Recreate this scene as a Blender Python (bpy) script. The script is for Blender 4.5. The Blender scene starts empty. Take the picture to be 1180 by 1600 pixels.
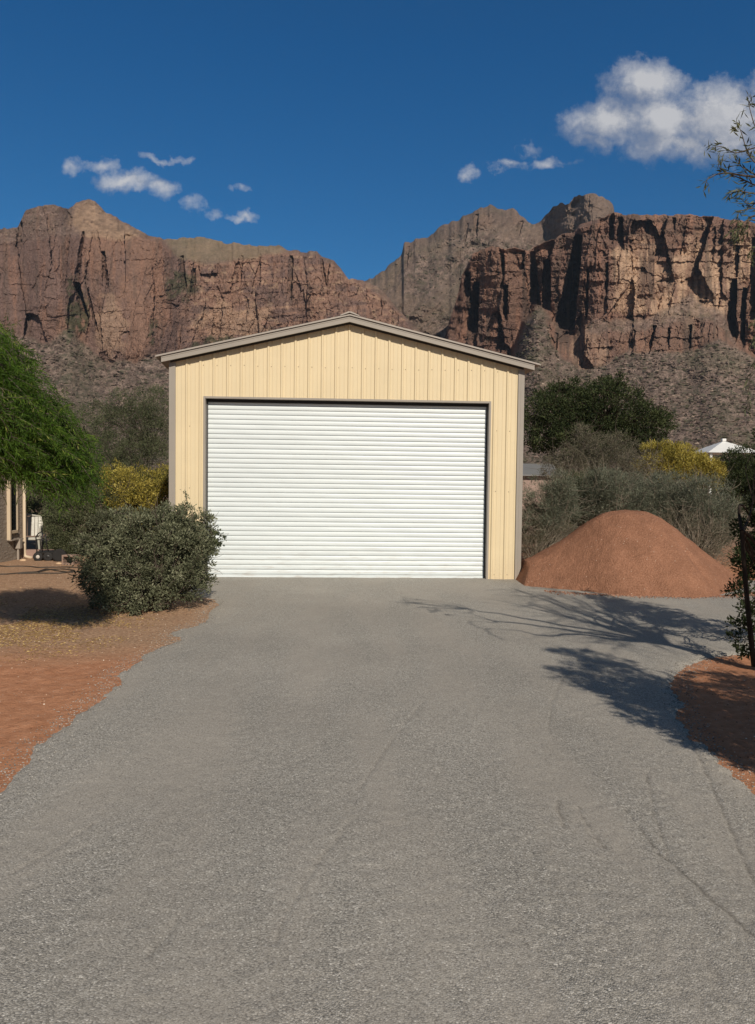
import bpy, math, random
import numpy as np

# ------------------------------------------------------------------ camera, light, sky
FPX, CU, CV, EYE = 1155.0, 590.0, 800.0, 1.66         # photo is 1180 x 1600
PITCH, ROLL = math.radians(-2.2), math.radians(-0.70)
SUN_ELEV, SUN_AZ = math.radians(33.0), math.radians(17.5)  # light travels this far left of straight ahead
sc = bpy.context.scene
col = sc.collection
rng = np.random.default_rng(7)
random.seed(7)

cam_d = bpy.data.cameras.new('camera')
cam = bpy.data.objects.new('camera', cam_d); col.objects.link(cam)
cam_d.sensor_fit = 'VERTICAL'; cam_d.sensor_height = 36.0; cam_d.lens = FPX/1600*36
cam_d.clip_start = 0.05; cam_d.clip_end = 20000
cam.location = (0, 0, EYE)
def rot(axis, a):
    c, s = math.cos(a), math.sin(a)
    return np.array({'x': [[1,0,0],[0,c,-s],[0,s,c]], 'y': [[c,0,s],[0,1,0],[-s,0,c]], 'z': [[c,-s,0],[s,c,0],[0,0,1]]}[axis])
RC = rot('x', math.pi/2 + PITCH) @ rot('z', -ROLL)
from mathutils import Matrix, Vector
cam.rotation_euler = Matrix(RC.tolist()).to_euler()
sc.camera = cam

w = bpy.data.worlds.new('World'); sc.world = w; w.use_nodes = True
sun_d = bpy.data.lights.new('sun', 'SUN'); sun_d.energy = 4.3; sun_d.angle = math.radians(0.53); sun_d.color = (1.0, 0.90, 0.76)
sun = bpy.data.objects.new('sun', sun_d); col.objects.link(sun)
LT = Vector((-math.sin(SUN_AZ)*math.cos(SUN_ELEV), math.cos(SUN_AZ)*math.cos(SUN_ELEV), -math.sin(SUN_ELEV)))
sun.rotation_euler = LT.to_track_quat('-Z', 'Y').to_euler()
sun.location = (6, -12, 12)
sc.view_settings.view_transform = 'Standard'; sc.view_settings.look = 'None'
sc.view_settings.gamma = 1.0; sc.view_settings.exposure = 0.0
SKY_STRENGTH = 0.06
sc.render.engine = 'CYCLES'

# ------------------------------------------------------------------ node helper
class NT:
    def __init__(s, tree): s.t = tree; s.n = tree.nodes; s.l = tree.links
    def new(s, typ, **kw):
        n = s.n.new(typ)
        for k, v in kw.items(): setattr(n, k, v)
        return n
    def put(s, sock, v):
        if isinstance(v, bpy.types.NodeSocket): s.l.new(v, sock)
        elif v is not None:
            if hasattr(sock.default_value, '__len__') and not hasattr(v, '__len__'): v = (v,)*len(sock.default_value)
            if hasattr(v, '__len__') and len(sock.default_value) == 4 and len(v) == 3: v = tuple(v)+(1,)
            sock.default_value = v
    def math(s, op, a, b=None, c=None, clamp=False):
        n = s.new('ShaderNodeMath', operation=op, use_clamp=clamp)
        s.put(n.inputs[0], a); s.put(n.inputs[1], b); s.put(n.inputs[2], c)
        return n.outputs[0]
    def vmath(s, op, a, b=None):
        n = s.new('ShaderNodeVectorMath', operation=op); s.put(n.inputs[0], a); s.put(n.inputs[1], b)
        return n.outputs['Value'] if op in ('LENGTH', 'DOT_PRODUCT', 'DISTANCE') else n.outputs[0]
    def mix(s, f, a, b, blend='MIX'):
        n = s.new('ShaderNodeMix', data_type='RGBA', blend_type=blend)
        s.put(n.inputs[0], f); s.put(n.inputs[6], a); s.put(n.inputs[7], b)
        return n.outputs[2]
    def noise(s, vec, scale, detail=4, rough=0.55, dist=0.0, col=False, dim='3D'):
        n = s.new('ShaderNodeTexNoise', noise_dimensions=dim)
        s.put(n.inputs['Vector'], vec); n.inputs['Scale'].default_value = scale; n.inputs['Detail'].default_value = detail
        n.inputs['Roughness'].default_value = rough; n.inputs['Distortion'].default_value = dist
        return n.outputs['Color' if col else 'Fac']
    def voro(s, vec, scale, feature='F1', out='Distance', rnd=1.0):
        n = s.new('ShaderNodeTexVoronoi', feature=feature)
        s.put(n.inputs['Vector'], vec); n.inputs['Scale'].default_value = scale; n.inputs['Randomness'].default_value = rnd
        return n.outputs[out]
    def ramp(s, fac, stops, interp='LINEAR'):
        n = s.new('ShaderNodeValToRGB'); n.color_ramp.interpolation = interp
        e = n.color_ramp.elements
        while len(e) < len(stops): e.new(0.5)
        for i, (p, c) in enumerate(stops):
            e[i].position = p; e[i].color = (c if hasattr(c, '__len__') else (c, c, c)) + ((1,) if not hasattr(c, '__len__') or len(c) == 3 else ())
        s.put(n.inputs[0], fac); return n.outputs[0]
    def mr(s, v, a, b, c=0.0, d=1.0, smooth=False):
        n = s.new('ShaderNodeMapRange'); n.interpolation_type = 'SMOOTHSTEP' if smooth else 'LINEAR'
        for i, x in enumerate((v, a, b, c, d)): s.put(n.inputs[i], x)
        return n.outputs[0]
    def bump(s, h, strength=0.5, dist=0.01, normal=None):
        n = s.new('ShaderNodeBump'); s.put(n.inputs['Height'], h); n.inputs['Strength'].default_value = strength
        n.inputs['Distance'].default_value = dist
        if normal is not None: s.l.new(normal, n.inputs['Normal'])
        return n.outputs[0]

def material(name, build=None, color=(0.5,0.5,0.5), rough=0.6, metal=0.0, spec=0.5):
    m = bpy.data.materials.new(name); m.use_nodes = True
    t = NT(m.node_tree); b = t.n['Principled BSDF']
    b.inputs['Base Color'].default_value = tuple(color)+(1,); b.inputs['Roughness'].default_value = rough
    b.inputs['Metallic'].default_value = metal; b.inputs['Specular IOR Level'].default_value = spec
    if build: build(t, b)
    return m
def objco(t): return t.new('ShaderNodeTexCoord').outputs['Object']
def attr(t, name):
    return t.new('ShaderNodeAttribute', attribute_name=name)

# world: physical sky + clouds fixed in direction
def gdir(u, v):
    d = RC @ np.array([(u-CU)/FPX, (CV-v)/FPX, -1.0]); return d[0]/d[1], d[2]/d[1]
def build_world():
    t = NT(w.node_tree); bg = t.n['Background']
    sky = t.new('ShaderNodeTexSky', sky_type='NISHITA'); sky.sun_disc = False
    sky.sun_elevation = SUN_ELEV; sky.sun_rotation = math.pi - SUN_AZ
    sky.altitude = 900; sky.air_density = 0.9; sky.dust_density = 0.15; sky.ozone_density = 4.5
    g = t.new('ShaderNodeTexCoord').outputs['Generated']
    sep = t.new('ShaderNodeSeparateXYZ'); t.l.new(g, sep.inputs[0])
    y = t.math('MAXIMUM', sep.outputs[1], 0.05)
    U = t.math('DIVIDE', sep.outputs[0], y); W = t.math('DIVIDE', sep.outputs[2], y)
    cmb = t.new('ShaderNodeCombineXYZ'); t.l.new(U, cmb.inputs[0]); t.l.new(W, cmb.inputs[1])
    q = cmb.outputs[0]
    def field(off):
        qq = t.vmath('ADD', q, off)
        wn = t.noise(qq, 16, 5, 0.62, col=True)
        wn = t.vmath('SCALE', t.vmath('SUBTRACT', wn, (0.5,0.5,0.5)))
        wn.node.inputs['Scale'].default_value = 0.06
        p = t.vmath('ADD', qq, wn)
        best = None
        for (u, v, a, b, k) in CLOUDS:
            c = gdir(u, v)
            d = t.vmath('SUBTRACT', p, (c[0], c[1], 0))
            d = t.vmath('MULTIPLY', d, (FPX/a, FPX/b, 0))
            e = t.math('SUBTRACT', 1.0, t.vmath('LENGTH', d)); e = t.math('MULTIPLY', e, k)
            best = e if best is None else t.math('MAXIMUM', best, e)
        n1 = t.noise(qq, 26, 9, 0.68)
        n2 = t.noise(qq, 95, 6, 0.65)
        return t.math('ADD', t.math('ADD', best, t.math('MULTIPLY', t.math('SUBTRACT', n1, 0.5), 1.7)), t.math('MULTIPLY', t.math('SUBTRACT', n2, 0.5), 0.55))
    f0 = field((0, 0, 0)); f1 = field((0.022, 0.026, 0))
    dens = t.mr(f0, -0.12, 1.0, 0, 1, False)
    lit = t.mr(t.math('SUBTRACT', f0, f1), -0.65, 0.95)
    lit = t.math('ADD', lit, t.math('MULTIPLY', t.noise(q, 9, 3, 0.5), 0.25), clamp=True)
    cc = t.ramp(lit, [(0.10, (2.9, 3.25, 4.1)), (0.5, (4.3, 4.5, 5.1)), (1.0, (6.6, 6.6, 6.8))])
    cc = t.mix(1.0, cc, (1.0/SKY_STRENGTH*0.085,)*3, 'MULTIPLY')
    tint = t.ramp(sep.outputs[2], [(0.12, (0.36,0.98,1.15)), (0.5, (0.12,0.92,1.33)), (0.58, (0.15,0.92,1.31)), (0.85, (0.85,1.0,0.95))])
    tint = t.mix(t.mr(sep.outputs[1], 0.35, -0.1), tint, (1.0,1.0,0.88))
    skyc = t.mix(1.0, sky.outputs[0], tint, 'MULTIPLY')
    out = t.mix(t.math('MULTIPLY', dens, 0.93), skyc, cc)
    t.l.new(out, bg.inputs[0]); bg.inputs[1].default_value = SKY_STRENGTH
CLOUDS = [(1015,135,75,42,1.3),(955,190,74,44,1.2),(1040,190,110,52,1.4),(1130,190,110,70,1.5),(1230,170,90,70,1.3),(930,225,36,24,1),
          (1060,225,110,34,1.1),(800,253,30,7,.6),(850,257,32,9,.65),(730,271,18,13,.75),(828,232,14,14,.35),(880,262,14,5,.3),
          (200,286,56,18,1.1),(160,266,26,12,.75),(250,290,32,16,.8),(120,264,14,10,.5),(255,247,44,6,.55),(295,320,16,12,.5),(385,300,14,7,.42),(380,338,24,9,1.0),(330,336,10,5,.3)]
build_world()
w.cycles.sampling_method = 'MANUAL'; w.cycles.sample_map_resolution = 512

# ------------------------------------------------------------------ geometry helpers
def P(u, v, Y):
    """world point seen at photo pixel (u, v) on the plane y = Y"""
    d = RC @ np.array([(u-CU)/FPX, (CV-v)/FPX, -1.0]); k = Y/d[1]
    return np.array([d[0]*k, Y, EYE + d[2]*k])
def PA(u, v, Y):
    u, v, Y = np.broadcast_arrays(np.asarray(u, float), v, Y)
    x = (u-CU)/FPX; z = (CV-v)/FPX
    d = [RC[i,0]*x + RC[i,1]*z - RC[i,2] for i in range(3)]
    k = Y/d[1]
    return np.stack([d[0]*k, Y, EYE + d[2]*k], -1)
def G(u, v, z=0.0):
    d = RC @ np.array([(u-CU)/FPX, (CV-v)/FPX, -1.0]); k = (z-EYE)/d[2]
    return np.array([d[0]*k, d[1]*k, z])
def tag(o, label=None, cat=None, group=None, kind=None):
    if label: o['label'] = label
    if cat: o['category'] = cat
    if group: o['group'] = group
    if kind: o['kind'] = kind
    return o
def empty(name, loc=(0,0,0), rz=0.0):
    o = bpy.data.objects.new(name, None); col.objects.link(o); o.location = loc; o.rotation_euler = (0,0,rz); o.empty_display_size = 0.2
    return o
def link(name, me, mat, parent=None):
    o = bpy.data.objects.new(name, me); col.objects.link(o)
    if mat is not None:
        for m in (mat if isinstance(mat, (list, tuple)) else [mat]): me.materials.append(m)
    if parent is not None: o.parent = parent
    return o
def npmesh(name, verts, faces, smooth=False, **attrs):
    """faces: (n,k) int array"""
    me = bpy.data.meshes.new(name)
    verts = np.asarray(verts, np.float32); faces = np.asarray(faces, np.int32)
    n, k = faces.shape
    me.vertices.add(len(verts)); me.vertices.foreach_set('co', verts.ravel())
    me.loops.add(n*k); me.loops.foreach_set('vertex_index', faces.ravel())
    me.polygons.add(n); me.polygons.foreach_set('loop_start', np.arange(0, n*k, k, dtype=np.int32))
    me.polygons.foreach_set('loop_total', np.full(n, k, np.int32))
    me.polygons.foreach_set('use_smooth', np.full(n, smooth, bool))
    for a, val in attrs.items():
        val = np.asarray(val, np.float32)
        if val.ndim == 1: at = me.attributes.new(a, 'FLOAT', 'POINT'); at.data.foreach_set('value', val)
        else:
            at = me.attributes.new(a, 'FLOAT_COLOR', 'POINT')
            if val.shape[1] == 3: val = np.concatenate([val, np.ones((len(val),1), np.float32)], 1)
            at.data.foreach_set('color', val.ravel())
    me.update(calc_edges=True); me.validate()
    return me
def gridfaces(nr, nc):
    i = np.arange(nr*nc).reshape(nr, nc)
    return np.stack([i[:-1,:-1], i[1:,:-1], i[1:,1:], i[:-1,1:]], -1).reshape(-1, 4)

class MB:
    """collects boxes, prisms, tubes into one mesh"""
    def __init__(s): s.v = []; s.f = []
    def add(s, vs, fs):
        b = len(s.v); s.v += [tuple(map(float, p)) for p in vs]; s.f += [tuple(b+i for i in f) for f in fs]; return s
    def box(s, x0, x1, y0, y1, z0, z1):
        vs = [(x,y,z) for z in (z0,z1) for y in (y0,y1) for x in (x0,x1)]
        return s.add(vs, [(0,2,3,1),(4,5,7,6),(0,1,5,4),(2,6,7,3),(0,4,6,2),(1,3,7,5)])
    def prism(s, poly, y0, y1):
        """poly in xz, extruded along y"""
        n = len(poly)
        vs = [(x,y0,z) for x,z in poly]+[(x,y1,z) for x,z in poly]
        return s.add(vs, [tuple(range(n)), tuple(range(2*n-1, n-1, -1))]+[(i, i+n, (i+1)%n+n, (i+1)%n) for i in range(n)])
    def sweepx(s, poly, x0, x1):
        """poly in yz, extruded along x"""
        n = len(poly)
        vs = [(x0,y,z) for y,z in poly]+[(x1,y,z) for y,z in poly]
        return s.add(vs, [tuple(range(n)), tuple(range(2*n-1, n-1, -1))]+[(i, i+n, (i+1)%n+n, (i+1)%n) for i in range(n)])
    def tube(s, pts, rad, n=8, cap=True):
        v, f = tube_np(np.array(pts, float), np.broadcast_to(np.asarray(rad, float), (len(pts),)), n)
        s.add(v, f)
        if cap:
            b = len(s.v)-len(v); s.f.append(tuple(b+i for i in range(n))[::-1]); s.f.append(tuple(len(s.v)-n+i for i in range(n)))
        return s
    def lathe(s, prof, n=20, c=(0,0,0), axis='z'):
        """prof (r, h)"""
        vs = []
        for r, h in prof:
            for k in range(n):
                a = 2*math.pi*k/n; p = (r*math.cos(a), r*math.sin(a), h)
                if axis == 'x': p = (p[2], p[0], p[1])
                if axis == 'y': p = (p[0], p[2], p[1])
                vs.append((p[0]+c[0], p[1]+c[1], p[2]+c[2]))
        fs = [(j*n+k, j*n+(k+1)%n, (j+1)*n+(k+1)%n, (j+1)*n+k) for j in range(len(prof)-1) for k in range(n)]
        fs += [tuple(range(n))[::-1], tuple((len(prof)-1)*n+k for k in range(n))]
        return s.add(vs, fs)
    def build(s, name, mat, parent=None, bevel=0.0, smooth=False):
        me = bpy.data.meshes.new(name); me.from_pydata(s.v, [], s.f); me.update()
        import bmesh
        bm = bmesh.new(); bm.from_mesh(me); bmesh.ops.recalc_face_normals(bm, faces=bm.faces); bm.to_mesh(me); bm.free()
        if smooth: me.polygons.foreach_set('use_smooth', np.ones(len(me.polygons), bool))
        o = link(name, me, mat, parent)
        if bevel > 0:
            md = o.modifiers.new('bevel', 'BEVEL'); md.width = bevel; md.segments = 2; md.limit_method = 'ANGLE'
        return o

def tube_np(pts, rad, n=5):
    m = len(pts)
    d = np.gradient(pts, axis=0); d /= np.linalg.norm(d, axis=1, keepdims=True)+1e-9
    ref = np.array([0.31, 0.17, 0.93]); ref = ref if abs(d[0]@ref) < 0.9 else np.array([1.0, 0.1, 0.0])
    a = np.cross(d, ref); a /= np.linalg.norm(a, axis=1, keepdims=True)+1e-9; b = np.cross(d, a)
    th = 2*np.pi*np.arange(n)/n
    v = pts[:,None] + rad[:,None,None]*(a[:,None]*np.cos(th)[None,:,None] + b[:,None]*np.sin(th)[None,:,None])
    f = [(i*n+k, i*n+(k+1)%n, (i+1)*n+(k+1)%n, (i+1)*n+k) for i in range(m-1) for k in range(n)]
    return v.reshape(-1,3), f

# vectorised value noise
def _h(ix, iy, iz, seed):
    h = (ix.astype(np.uint32)*np.uint32(374761393) + iy.astype(np.uint32)*np.uint32(668265263) + iz.astype(np.uint32)*np.uint32(2147483647) + np.uint32(seed)*np.uint32(1274126177))
    h = (h ^ (h >> np.uint32(13)))*np.uint32(1274126177); h = h ^ (h >> np.uint32(16))
    return (h & np.uint32(0xffffff)).astype(np.float32)/np.float32(0xffffff)
def vn(x, y, z=0.0, seed=0):
    x, y, z = np.broadcast_arrays(x, y, z)
    fx, fy, fz = np.floor(x), np.floor(y), np.floor(z)
    ix, iy, iz = fx.astype(np.int64), fy.astype(np.int64), fz.astype(np.int64)
    tx, ty, tz = (x-fx), (y-fy), (z-fz)
    tx = tx*tx*(3-2*tx); ty = ty*ty*(3-2*ty); tz = tz*tz*(3-2*tz)
    r = 0
    for a in (0,1):
        for b in (0,1):
            for c in (0,1):
                if c and not np.any(tz): continue
                r = r + _h(ix+a, iy+b, iz+c, seed)*(tx if a else 1-tx)*(ty if b else 1-ty)*(tz if c else 1-tz)
    return r
def fbm(x, y, z=0.0, octv=4, seed=0, gain=0.5):
    s = 0; a = 1; t = 0
    for i in range(octv):
        s = s + a*vn(x*2**i+i*17.3, y*2**i+i*5.1, z*2**i, seed+i); t += a; a *= gain
    return s/t
def cells(x, y, seed, jit=0.9):
    fx, fy = np.floor(x).astype(np.int64), np.floor(y).astype(np.int64)
    bd = np.full(x.shape, 9.0, np.float32); bi = np.zeros(x.shape, np.int64); bj = bi.copy(); bx = np.zeros(x.shape, np.float32); by = bx.copy()
    for i in (-1,0,1):
        for j in (-1,0,1):
            cx = fx+i; cy = fy+j; px = cx+0.5+jit*(_h(cx, cy, cx*0, seed)-0.5); py = cy+0.5+jit*(_h(cx, cy, cx*0, seed+7)-0.5)
            d = (px-x)**2+(py-y)**2; m = d < bd
            bd = np.where(m, d, bd); bi = np.where(m, cx, bi); bj = np.where(m, cy, bj); bx = np.where(m, x-px, bx); by = np.where(m, y-py, by)
    z = bi*0
    return _h(bi, bj, z, seed+1)-0.5 + bx*(_h(bi, bj, z, seed+2)-0.5)*1.5 + by*(_h(bi, bj, z, seed+3)-0.25)*0.9
def ridge(x, y, octv=4, seed=0, gain=0.5):
    s = 0; a = 1; t = 0
    for i in range(octv):
        s = s + a*(1-np.abs(2*vn(x*2**i+i*17.3, y*2**i+i*5.1, 0.0, seed+i)-1)); t += a; a *= gain
    return s/t
def sstep(x, a, b):
    t = np.clip((x-a)/(b-a), 0, 1); return t*t*(3-2*t)

# ------------------------------------------------------------------ mountains
def m_rock(t, b):
    c = attr(t, 'tint').outputs['Color']; o = objco(t)
    n = t.noise(o, 0.22, 6, 0.65); n2 = t.noise(o, 0.9, 4, 0.7)
    c = t.mix(1.0, c, t.ramp(n, [(0.25, 0.70), (0.5, 0.98), (0.75, 1.3)]), 'MULTIPLY')
    c = t.mix(1.0, c, t.ramp(n2, [(0.3, 0.78), (0.7, 1.22)]), 'MULTIPLY')
    t.l.new(c, b.inputs['Base Color'])
    t.l.new(t.bump(t.math('ADD', n, t.math('MULTIPLY', n2, 0.35)), 0.9, 5.0), b.inputs['Normal'])
MAT_ROCK = material('rock', m_rock, rough=0.95, spec=0.1)

SLOPES = []
def poly(pts): 
    a = np.array(pts, float); return lambda u: np.interp(u, a[:,0], a[:,1])
def ell(U, V, u, v, a, b, amp=0.6, seed=5):
    r = np.hypot((U-u)/a, (V-v)/b) + amp*(fbm(U/22, V/22, 0, 4, seed)-0.5)*2
    return 1-sstep(r, 0.6, 1.15)
def mountain(name, us, top, knots, colour, gullies=(), macro=(), wts=(1,1,1), ampf=None, extra=None, notch=3.0, jag=5, amp=1.0, nrow=340, seed=0, botv=766, strata=1.0, steps=()):
    """us: columns; knots: list of (v(u), D(u)) below the silhouette (first one is the silhouette itself)"""
    U = us
    tv = top(U) + jag*(fbm(U/16, 0*U, 0, 5, seed+3, 0.6)-0.5)*2
    nx = U/6.5+1.5*fbm(U/20, 0*U, 0, 2, seed+5); tv = tv + notch*(_h(np.floor(nx).astype(np.int64), 0*nx.astype(np.int64), 0*nx.astype(np.int64), seed+6)-0.5)
    tv[1:-1] = (tv[:-2]+2*tv[1:-1]+tv[2:])/4
    t = np.linspace(0, 1, nrow)
    V = tv[None,:] + (botv-tv[None,:])*t[:,None]
    UU = np.broadcast_to(U[None,:], V.shape)
    wu = UU + 26*(fbm(UU/60, V/60, 0, 3, seed+11)-0.5)
    wv = V + 26*(fbm(UU/50, V/50, 0, 3, seed+12)-0.5)
    # depth by knots
    D = np.zeros_like(V); kv = [tv] + [k[0](U) for k in knots[1:]]; kd = [k[1](U) for k in knots]
    D[:] = kd[-1]
    cl = np.zeros_like(V)
    wob = 22*(fbm(UU/40, V/40, 0, 5, seed+21, .6)-0.5)
    for i in range(len(knots)-1):
        a, b_ = kv[i][None,:], np.maximum(kv[i+1], kv[i]+2)[None,:]
        s = np.clip((V+wob-a)/(b_-a), 0, 1); s = s if i else np.clip((V-a)/(b_-a), 0, 1)
        m = (V+wob*(1 if i else 0) >= a) if i else np.ones_like(V, bool)
        D = np.where(m, kd[i][None,:] + (kd[i+1]-kd[i])[None,:]*s, D)
        cl = np.where(m, knots[i][2], cl)
    # soften cliff mask
    for _ in range(6): cl[1:-1] = (cl[:-2]+cl[1:-1]*2+cl[2:])/4
    for _ in range(6): cl[:,1:-1] = (cl[:,:-2]+cl[:,1:-1]*2+cl[:,2:])/4
    # cliff relief: buttresses and cracks running down, ledges running across
    wu = UU + 5*(fbm(UU/40, V/90, 0, 3, seed+11)-0.5); wv = V + 6*(fbm(UU/40, V/40, 0, 3, seed+12)-0.5)
    ax = UU + 2.2*(fbm(UU/5, V/5, 0, 3, seed+13)-0.5)*2; ay = V + 2.2*(fbm(UU/5, V/5, 0, 3, seed+14)-0.5)*2
    tilt = ax + 0.12*ay
    w1, w2, w3 = wts; A = ampf(UU, V) if ampf else 1.0
    rel = w1*(30*cells(ax/34, ay/115, seed+60) + 16*(fbm(UU/70, V/200, 0, 2, seed+31)-0.5)) \
        + A*(w2*(11*cells(tilt/14, ay/46, seed+64) + 4.5*cells(ax/9, ay/13, seed+66)) + w3*(2.3*cells(ax/4.2, ay/6.5, seed+68) + 6*(fbm(UU/5, V/7, 0, 4, seed+34, 0.7)-0.5)))
    led = cells(ax/60, ay/8.5, seed+71)
    rel = rel + 6*strata*led
    # talus relief: boulders, gullies, shrubs
    bo = fbm(UU/9, V/5.5, 0, 4, seed+51, 0.8)
    for _ in range(9):
        D[1:-1] = (D[:-2]+2*D[1:-1]+D[2:])/4
    for _ in range(40): D[:,1:-1] = (D[:,:-2]+2*D[:,1:-1]+D[:,2:])/4
    tal = 14*(fbm(UU/60, V/50, 0, 5, seed+52)-0.5) - 34*np.clip(bo-0.5, 0, 1) + 4*(ridge(UU/22, V/60, 3, seed+53)-0.5)
    scale = np.clip(D/800, 0.12, 1.6)
    fade = np.clip((V-tv[None,:])/6, 0.15, 1)
    D = D + amp*scale*fade*(cl*rel + (1-cl)*tal*0.8)
    for (mu, mv, ma, mbb, dep) in macro: D = D - dep*np.exp(-(np.abs((wu-mu)/ma)**2.4)-(np.abs((V-mv)/mbb)**3))
    if extra: D = D + extra(UU, V)*np.clip((V-tv[None,:])/12, 0, 1)
    en = 3.0*(fbm(V/9, UU/30, 0, 4, seed+81, 0.7)-0.5)*2
    for (l0, r0, va, l1, r1, vb, dep) in gullies:      # shaded recess: left, right edge at its top, then at its foot
        f = np.clip((V-va)/(vb-va), 0, 1); gl = l0+(l1-l0)*f+en; gr = r0+(r1-r0)*f+en*0.6
        x = np.clip((UU-gl)/np.maximum(gr-gl, 1), 0, 1)
        ins = (UU > gl) & (UU < gr) & (V+en > va) & (V+2*en < vb)
        D = np.where(ins, D + 0.75*dep*(0.30+0.70*x)*np.minimum(1, (vb-V)/20+0.3), D)
    pts = PA(UU, V, D)
    C = colour(UU, V, cl, bo, wu, wv, tv)
    # back of the mountain
    p0 = pts[0]; c0 = C[0]; back = []
    for dy, f in ((25, 0.995), (120, 0.93), (320, 0.6), (600, 0.0)):
        q = p0.copy(); k = (p0[:,1]+dy)/p0[:,1]; q[:,0] *= k; q[:,1] += dy; q[:,2] = p0[:,2]*f-2; back.append(q)
    pts = np.concatenate([np.stack(back[::-1]), pts], 0); C = np.concatenate([np.repeat(c0[None], 4, 0), C], 0)
    nr, nc = pts.shape[:2]
    me = npmesh(name, pts.reshape(-1,3), gridfaces(nr, nc)[:, ::-1], False, tint=C.reshape(-1,3))
    SLOPES.append((pts[4:], cl, UU, V))
    o = link(name, me, MAT_ROCK); tag(o, kind='structure'); return o
def lerp(a, b, f): return a + (b-a)*f[..., None]
def cols(a, b, fine=1.15):
    u = [a]
    while u[-1] < b:
        x = u[-1]; d = fine if -20 <= x <= 1200 else fine*(1+min(abs(x+20), abs(x-1200))/40)
        u.append(x+min(d, 14))
    return np.array(u)
k = lambda v: (lambda u: np.full_like(u, float(v)))
PUR = np.array([0.200,0.130,0.110]); BRN = np.array([0.265,0.160,0.118]); TAN = np.array([0.57,0.385,0.265]); GRN = np.array([0.085,0.088,0.05])
TAL = np.array([0.225,0.165,0.135]); DRK = np.array([0.075,0.055,0.045]); OLV = np.array([0.33,0.265,0.16]); PNK = np.array([0.36,0.20,0.14])

def slope_col(U, V, bo, seed):
    c = lerp(TAL*0.9*np.ones(U.shape+(3,)), TAL*1.45, sstep(fbm(U/8, V/5, 0, 4, seed, 0.75), 0.46, 0.66))
    c = lerp(c, np.array([0.105,0.10,0.068]), 0.75*sstep(fbm(U/9, V/5, 0, 4, seed+1, 0.8), 0.53, 0.64))
    c = lerp(c, DRK*0.9, 0.8*sstep(fbm(U/8, V/4, 0, 4, seed+2, 0.85), 0.58, 0.66))
    c = lerp(c, TAL*2.0, 0.6*sstep(fbm(U/6, V/4, 0, 3, seed+4, 0.9), 0.62, 0.70))
    c = lerp(c, GRN*1.5, 0.30*sstep(fbm(U/60, V/40, 0, 3, seed+3), 0.5, 0.8))
    return c
def col_left(U, V, cl, bo, wu, wv, tv):
    rk = lerp(PUR*np.ones(U.shape+(3,)), BRN, sstep(fbm(wu/40, V/90, 0, 4, 71), 0.42, 0.65))
    rk = lerp(rk, PNK*.85, 0.5*sstep(fbm(wu/8, V/70, 0, 4, 72), 0.52, 0.72))
    rk = lerp(rk, DRK*1.7, 0.45*sstep(fbm(wu/7, V/75, 0, 4, 73), 0.55, 0.72))
    strat = sstep(U, 270, 310)
    rk = lerp(rk, BRN*1.25, 0.7*strat*sstep(ridge(U/90, wv/11, 3, 74), 0.55, 0.8))
    rk = lerp(rk, TAN*0.85, 0.75*0.6*ell(U, V, 172, 515, 26, 45, 0.9) + 0.6*ell(U, V, 360, 500, 60, 26, 1.0, 8)*0.8)
    rk = lerp(rk, TAN*0.8, 0.55*strat*sstep(fbm(U/9, V/6, 0, 4, 75), 0.60, 0.74))
    tal = slope_col(U, V, bo, 80)
    c = lerp(tal, rk, cl)
    hill = (1-sstep(V, 398, 425))*sstep(U, 245, 270)*(1-sstep(U, 425, 470))*(1-cl)
    c = lerp(c, OLV*(0.75+0.5*fbm(U/4, V/3, 0, 3, 76))[...,None], hill)
    dome = ell(U, V, 145, 335, 42, 26, 0.5, 9)+ell(U, V, 175, 358, 55, 16, 0.6, 10)
    c = lerp(c, TAN*0.72*(0.35+1.1*fbm(U/6, V/3.4, 0, 4, 77))[...,None], np.clip(dome, 0, 1)*0.85)
    for (u, v, a, b) in ((122,468,15,42),(112,510,10,30),(290,445,24,26),(238,530,8,30),(330,540,40,14)):
        c = lerp(c, GRN*0.95, 0.8*ell(U, V, u, v, a, b, 1.2, 11)*sstep(fbm(U/5, V/5, 0, 3, 12), .3, .55))
    return c
top_l = poly([(-700,400),(-400,330),(-200,380),(-60,365),(0,358),(28,356),(34,342),(40,330),(62,320),(88,321),(108,327),(118,316),(140,313),(155,318),(166,332),(190,345),(205,353),(232,367),(258,374),(300,370),(320,370),(345,378),(385,383),(415,386),(435,384),(452,392),(470,393),(482,392),(497,394),(505,402),(522,408),(533,420),(545,434),(562,436),(590,446),(620,480),(700,560),(760,640)])
base_l = poly([(-700,560),(-100,540),(0,512),(40,530),(68,540),(95,524),(112,512),(124,534),(150,555),(176,568),(210,566),(240,552),(300,562),(400,590),(560,560),(640,580),(760,690)])
hill_l = poly([(-700,420),(0,380),(200,360),(258,378),(280,402),(330,412),(400,398),(440,392),(500,398),(620,482),(760,650)])
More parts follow.
